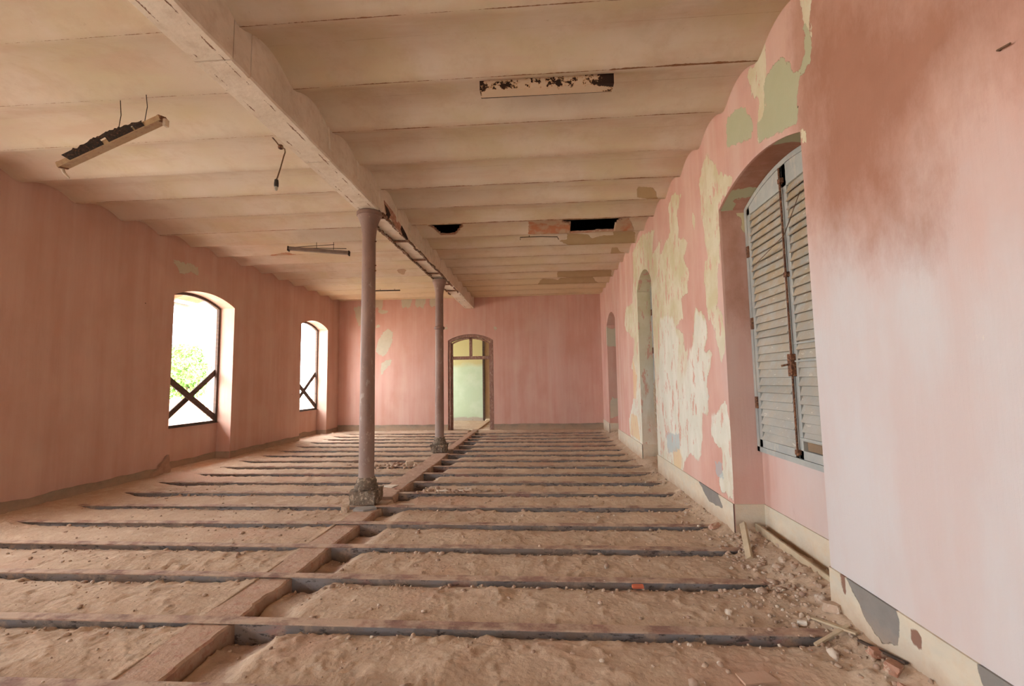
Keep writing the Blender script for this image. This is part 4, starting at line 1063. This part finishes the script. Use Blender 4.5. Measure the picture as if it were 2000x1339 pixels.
# nails and anchors on walls
for (y, z) in ((1.76, 2.73),):
    tag(MB().tube([(XR, y, z), (XR-.012, y, z), (XR-.014, y-.05, z-.01)], .004, 6).done('wall_hook', M_CABLE), 'small dark iron hook high on the right wall nearest the camera', 'hook')
# ------------------------------------------------------------------ debris on the floor
def gz(x, y): return float(floor_h(np.array([[x]]), np.array([[y]]))[0][0, 0])
def chunk(name, x, y, sx, sy_, sz, mat, label, cat, rot=0, tilt=(0, 0), seed=1, sub=3, rough=.25, dz=0, group=None):
    bm = bmesh.new(); bmesh.ops.create_cube(bm, size=1); bmesh.ops.subdivide_edges(bm, edges=bm.edges, cuts=sub, use_grid_fill=True)
    rn = random.Random(seed)
    for v in bm.verts:
        p = v.co; q = fbm(np.array([p.x*3+p.z*2+seed*3.1]), np.array([p.y*3-p.z*2+seed]), 3, seed)[0]-.5
        k = 1+rough*2*q; rr = max(abs(p.x), abs(p.y), abs(p.z)); n_ = p.length/.5
        k *= 1-.18*max(0, n_-1.1)
        v.co = Vector((p.x*sx*k, p.y*sy_*k, p.z*sz*(1+rough*q)))
    me = bpy.data.meshes.new(name); bm.to_mesh(me); bm.free()
    for p in me.polygons: p.use_smooth = False
    o = link(name, me, mat); o.location = (x, y, gz(x, y)+sz*.42+dz); o.rotation_euler = (tilt[0], tilt[1], rot)
    return tag(o, label, cat, group)
def flake(name, x, y, pts, h, mat, label, cat, rot=0, tilt=(0, 0), dz=.0, z=None):
    o = MB().prism(pts, h).done(name, mat, bev=.002)
    o.location = (x, y, (gz(x, y) if z is None else z)+dz); o.rotation_euler = (tilt[0], tilt[1], rot); return tag(o, label, cat)
flake('plaster_flake', -2.20, 6.46, [(-.13, 0), (-.03, .07), (.10, .06), (.06, -.02), (.03, -.09), (-.05, -.05)], .012, M_PLASTERW, 'white plaster flake on the plank just right of the nearer column', 'plaster', .1, (.05, .03), z=.022)
flake('plaster_flake', -2.06, 6.32, [(-.06, 0), (0, .04), (.07, .02), (.05, -.03), (-.03, -.03)], .012, M_BRICK, 'small reddish shard beside the white flake by the nearer column', 'plaster', 0, (.1, .1), z=.022)
flake('plaster_slab', -1.72, 5.70, [(-.16, -.03), (-.10, .06), (0, .05), (.03, .10), (.12, .04), (.17, -.02), (.08, -.07), (-.05, -.08)], .03, M_PLASTER, 'pale flat plaster slab on the earth right of the nearer column', 'plaster', .05, (-.05, .05), dz=.005)
flake('plaster_slab', -1.93, 5.72, [(-.08, -.05), (-.07, .06), (.03, .07), (.09, .0), (.05, -.07)], .03, M_PLASTER, 'small plaster slab between the nearer column plinth and the bigger slab', 'plaster', .3, (.1, .1), dz=.005)
flake('cement_slab', -2.15, 5.40, [(-.13, -.05), (-.12, .04), (.10, .06), (.14, -.01), (0, -.07)], .025, simple('grey_cement', (.34, .32, .29), (.26, .24, .22), 8), 'grey cement slab lying under the front of the nearer column plinth', 'slab', .1, (.12, 0), z=-.005)
chunk('plaster_lump', -2.38, 5.36, .08, .10, .08, M_PLASTER, 'upright broken plaster lump left of the grey slab at the nearer column', 'plaster', .2, (.1, .2), 5)
chunk('plaster_lump', -1.42, 6.30, .16, .08, .04, M_PLASTERW, 'pale plaster lump right of the plank, just past the nearer column', 'plaster', .2, seed=6)
chunk('plaster_lump', -1.12, 6.33, .22, .06, .03, M_PLASTERW, 'long pale plaster lump farthest right of the plank behind the nearer column', 'plaster', .1, seed=8)
chunk('rubble_lump', -2.43, 8.15, .14, .12, .10, M_PLASTER, 'rubble lump heaped between the columns left of the plank', 'rubble', .4, seed=9)
chunk('rubble_lump', -2.75, 8.1, .12, .10, .07, M_PLASTER, 'flatter rubble lump to the left in the heap between the columns', 'rubble', .1, seed=10)
chunk('brick_piece', .655, 3.49, .085, .03, .022, simple('orange_brick', (.62, .17, .08), (.5, .13, .07), 8), 'small bright orange brick piece against the third joist', 'brick', .02, seed=11, rough=.08, dz=.015)
M1 = simple('bare_board', (.50, .40, .27), (.40, .30, .20), 6, .9)
mb = plank_between(MB(), (1.66, 3.98, gz(1.62, 3.98)+.01), (1.80, 4.42, .16), .055, .03, (-.7, -.2, .6)); tag(mb.done('wooden_stake', M1, bev=.003), 'short wooden stake leaning at the far corner of the shutter recess', 'wood')
mb = plank_between(MB(), (1.935, 4.46, .09), (1.935, 3.09, .055), .02, .13, (0, 0, 1)); tag(mb.done('recess_board', M1, bev=.004), 'long pale board laid at the foot of the wall under the shutters', 'board')
for i, (p, q, w_, lb) in enumerate([((1.60, 3.05, .06), (1.72, 2.78, .07), .03, 'pale splintered stick at the right end of the second joist'),
                                   ((1.50, 2.80, .03), (1.72, 2.86, .05), .025, 'flat stick lying along the right end of the second joist'),
                                   ((1.70, 2.74, .075), (1.735, 2.45, .07), .02, 'dark thin stick among bricks below the right wall skirting'),
                                   ((1.69, 2.30, .10), (1.72, 1.95, .11), .02, 'long brown stick lying at the skirting in the bottom right corner')]):
    z0 = gz(p[0], p[1]); z1 = gz(q[0], q[1])
    mb = plank_between(MB(), (p[0], p[1], z0+.015), (q[0], q[1], z1+.02), w_, .012, (0, 0, 1)); tag(mb.done('wooden_stick', M1 if i < 2 else M_WOODDARK, bev=.002), lb, 'stick', 'sticks in the right hand corner')
for i, (x, y, s_, lb, mt) in enumerate([(1.70, 2.60, .075, 'broken brick with orange edge lying against the right skirting', M_BRICK), (1.68, 2.46, .09, 'larger broken brick half buried at the right wall near the bottom corner', M_BRICK),
                                  (1.64, 2.34, .06, 'small brick lump in front of the larger broken brick', M_BRICK), (1.74, 3.02, .10, 'brown clod stuck in the corner where the recess meets the near wall', M_STONE),
                                  (1.55, 3.02, .05, 'round pale stone in the rubble at the near edge of the recess', M_PLASTERW), (1.66, 4.75, .10, 'reddish clod heaped at the skirting just before the shutter recess', M_BRICK)]):
    chunk('broken_brick' if mt is M_BRICK else 'clod', x, y, s_, s_*.7, s_*.5, mt, lb, 'brick' if mt is M_BRICK else 'clod', i*.7, (.2*(i % 3), .15), 20+i)
flake('flat_tile', 1.05, 2.50, [(-.09, -.05), (-.10, .03), (.06, .045), (.09, -.04)], .012, simple('tile_clay', (.50, .34, .25), (.46, .31, .22), 6), 'flat reddish clay tile half sunk in the earth in the right foreground', 'tile', .1, (.03, 0), dz=-.004)
# wall chunk broken out at the left skirting, ragged timber in the second recess
M = Matrix(((0, 0, 1, XL+.012), (1, 0, 0, 0), (0, 1, 0, 0), (0, 0, 0, 1)))
mb = MB().prism([(7.02, -.02), (7.08, .10), (7.16, .12), (7.20, .20), (7.28, .25), (7.33, .32), (7.37, .34), (7.385, .26), (7.38, .13), (7.42, .12), (7.41, -.02)], .05, M)
tag(mb.done('plaster_lump', simple('broken_render', (.42, .27, .19), (.32, .19, .13), 9, .95), bev=.008), 'jagged broken render at the left skirting beside the nearer open window', 'plaster')
mb = MB().tube([(1.83, 7.41, 2.3), (1.83, 7.41, 1.6), (1.785, 7.38, 1.30), (1.80, 7.42, 1.15), (1.79, 7.41, .75), (1.84, 7.40, .55)], [.03, .035, .045, .05, .035, .03], 7)
tag(mb.done('split_post', M_WOODGREY), 'split grey wooden post bent out of the edge of the narrow niche', 'wood')
# gravel, nobody could count it: one object
def rubble():
    rs = np.random.RandomState(5)
    ico = bmesh.new(); bmesh.ops.create_icosphere(ico, subdivisions=1, radius=1); ico.verts.ensure_lookup_table()
    bv = np.array([v.co[:] for v in ico.verts]); bf = np.array([[v.index for v in f.verts] for f in ico.faces]); ico.free()
    pts = []
    for y in JOISTS:
        if y < 2 or y > 9: continue
        n = int(430/(1+.25*(y-2)))
        x = rs.uniform(-5.9, 1.7, n); d = np.abs(rs.normal(0, .07, n))+.012
        keep = fbm(x*1.3, x*0+y*3, 3, 7) > .40
        pts += [(a, y-b, rs.gamma(2.0, .0032)) for a, b in zip(x[keep], d[keep])]
    n = 600; yy = rs.uniform(1.9, 7.5, n); xx = 1.76-np.abs(rs.normal(0, .16, n)); pts += [(a, b, rs.gamma(2.0, .0035)) for a, b in zip(xx, yy)]
    n = 160; pts += [(1.5+.25*rs.randn()*.8, 3.2+.22*rs.randn(), rs.gamma(2, .0045)) for _ in range(n)]
    pts += [(rs.uniform(1.5, 2.0), rs.uniform(3.1, 4.5), rs.gamma(2, .005)) for _ in range(300)]
    pts += [(-1.3+.35*rs.randn(), 6.30+.06*rs.randn(), rs.gamma(2, .008)) for _ in range(160)]
    pts += [(-2.7+.3*rs.randn(), 8.2+.1*rs.randn(), rs.gamma(2, .012)) for _ in range(120)]
    pts += [(rs.uniform(-5.5, 1.5), rs.uniform(2, 7), rs.gamma(2, .003)) for _ in range(1800)]
    P = np.array([p for p in pts if p[0] < 2.0 and p[2] < .045])
    P = P[(P[:, 0] < XR-.02) | ((P[:, 1] > 3.1) & (P[:, 1] < 4.48))]
    P = P[~((np.abs(P[:, 0]+2.13) < .18) & (P[:, 1] < 5.5))]
    H, _ = floor_h(P[:, 0], P[:, 1])
    for y in JOISTS:                    # keep stones off the flange voids
        m_ = (P[:, 1] > y-.005) & (P[:, 1] < y+FL+.005) & (P[:, 0] < 1.6) & (P[:, 0] > -5.8); H[m_] = .0
    N = len(P); sc = P[:, 2][:, None, None]*(.6+.8*rs.rand(N, 1, 3))
    V = bv[None]*(1+.25*rs.randn(N, len(bv), 1)*.7)*sc
    th = rs.rand(N)*6.28; c_, s_ = np.cos(th)[:, None], np.sin(th)[:, None]
    V = np.stack([V[..., 0]*c_-V[..., 1]*s_, V[..., 0]*s_+V[..., 1]*c_, V[..., 2]*.8], -1)
    V += np.stack([P[:, 0], P[:, 1], H+P[:, 2]*.25], -1)[:, None, :]
    F = (bf[None]+(np.arange(N)*len(bv))[:, None, None]).reshape(-1, 3)
    o = link('gravel', mesh_np('gravel', V.reshape(-1, 3), F, smooth=False), M_STONE)
    tag(o, 'loose gravel and crumbs of mortar strewn along the joists and the right wall', 'gravel', kind='stuff')
rubble()

# unseen roof and wall added along the right side to keep sun off the shutters
wallbox('ceiling', XR+.46, 5.2, -9, 19, 3.75, 3.9, M_VOID)
wallbox('wall_sun_block', 5.0, 5.2, -9, 19, -.3, 3.9, M_BEIGE)
# ------------------------------------------------------------------ outside, seen through the left windows
wallbox('floor', -60, XR+3, -40, YB-.3, -.35, -.25, M_EXT_GROUND)
wallbox('floor', -60, XL-.44, YB-.3, 60, -.35, -.25, M_EXT_GROUND)
wallbox('floor', XR+.46, 5.0, -9, 19, -.35, -.25, M_EXT_GROUND)
mb = MB().box(-9.75, -9.6, 4, 12.35, -.25, 1.14, bev=.01); tag(mb.done('garden_wall', M_SALMON), 'sunlit salmon parapet outside the nearer window', 'wall')
tag(MB().box(-9.45, -9.40, 12.18, 12.23, -.25, 2.4).done('thin_post', M_FRAME_RED), 'thin reddish post outside the nearer window', 'post')
mb = MB().box(-9.75, -9.6, 14.5, 24, -.25, .72, bev=.01); tag(mb.done('garden_wall', M_SALMON), 'low parapet outside the farther window', 'wall')
def eave():
    r = empty('roof_eave', (-7.6, 2, 3.5)); tag(r, 'tiled roof eave with a gutter outside the nearer window', 'eave')
    inv = Matrix.Translation(-r.location)
    def slope(mb, y0, y1, z0, th):
        L = math.hypot(1.42, .46); M = Matrix.Translation((-6.85, 0, z0)) @ Matrix.Rotation(-math.atan2(.46, 1.42), 4, 'Y') @ Matrix.Scale(-1, 4, (1, 0, 0))
        mb.box(0, L, y0, y1, 0, th, M=M)
    mb = MB(); slope(mb, -9, 10.25, 3.92, .05); mb.bm.transform(inv); mb.done('roof_tiles', M_TILE, r)
    mb = MB().tube([(-8.30, -9, 3.42), (-8.30, 10.35, 3.34)], .055, 10); mb.bm.transform(inv); mb.done('gutter', M_ZINC, r)
    y = -8.6
    while y < 10.2:
        mb = MB(); slope(mb, y, y+.07, 3.80, .11); mb.bm.transform(inv); mb.done('rafter', M_TILE, r); y += 1.12
eave()
def tree(x, y, h, R, n, label, seed):
    rs = np.random.RandomState(seed); r = empty('leafy_tree', (x, y, -.25)); tag(r, label, 'tree')
    mb = MB(); mb.tube([(0, 0, 0), (.1, .05, h*.3), (0, .1, h*.6)], [.16, .12, .07], 8)
    for k in range(7):
        a = k*.9; mb.tube([(0.05, .07, h*(.3+.04*k)), (R*.5*math.cos(a), R*.5*math.sin(a), h*(.5+.04*k)), (R*.8*math.cos(a), R*.8*math.sin(a), h*(.62+.04*k))], [.05, .035, .015], 6)
    mb.done('trunk', M_BARK, r)
    P = rs.randn(n, 3); P /= np.linalg.norm(P, axis=1)[:, None]; P *= (rs.rand(n, 1)**.4)
    cl = rs.rand(9, 3)-.5; P = P*.45*R+cl[rs.randint(0, 9, n)]*R*1.5; P[:, 2] = P[:, 2]*.8+h*.68
    A = rs.randn(n, 3); A /= np.linalg.norm(A, axis=1)[:, None]; B = np.cross(A, rs.randn(n, 3)); B /= np.linalg.norm(B, axis=1)[:, None]
    s_ = .055*(.6+.8*rs.rand(n, 1)); V = np.stack([P-A*s_*1.6, P+B*s_*.7, P+A*s_*1.6, P-B*s_*.7], 1).reshape(-1, 3)
    F = np.arange(n*4).reshape(-1, 4); link('foliage', mesh_np('foliage', V, F, smooth=False), M_LEAF, r)
tree(-15.5, 18.6, 3.6, 1.7, 9000, 'bright green tree behind the parapet, seen through the nearer window', 3)
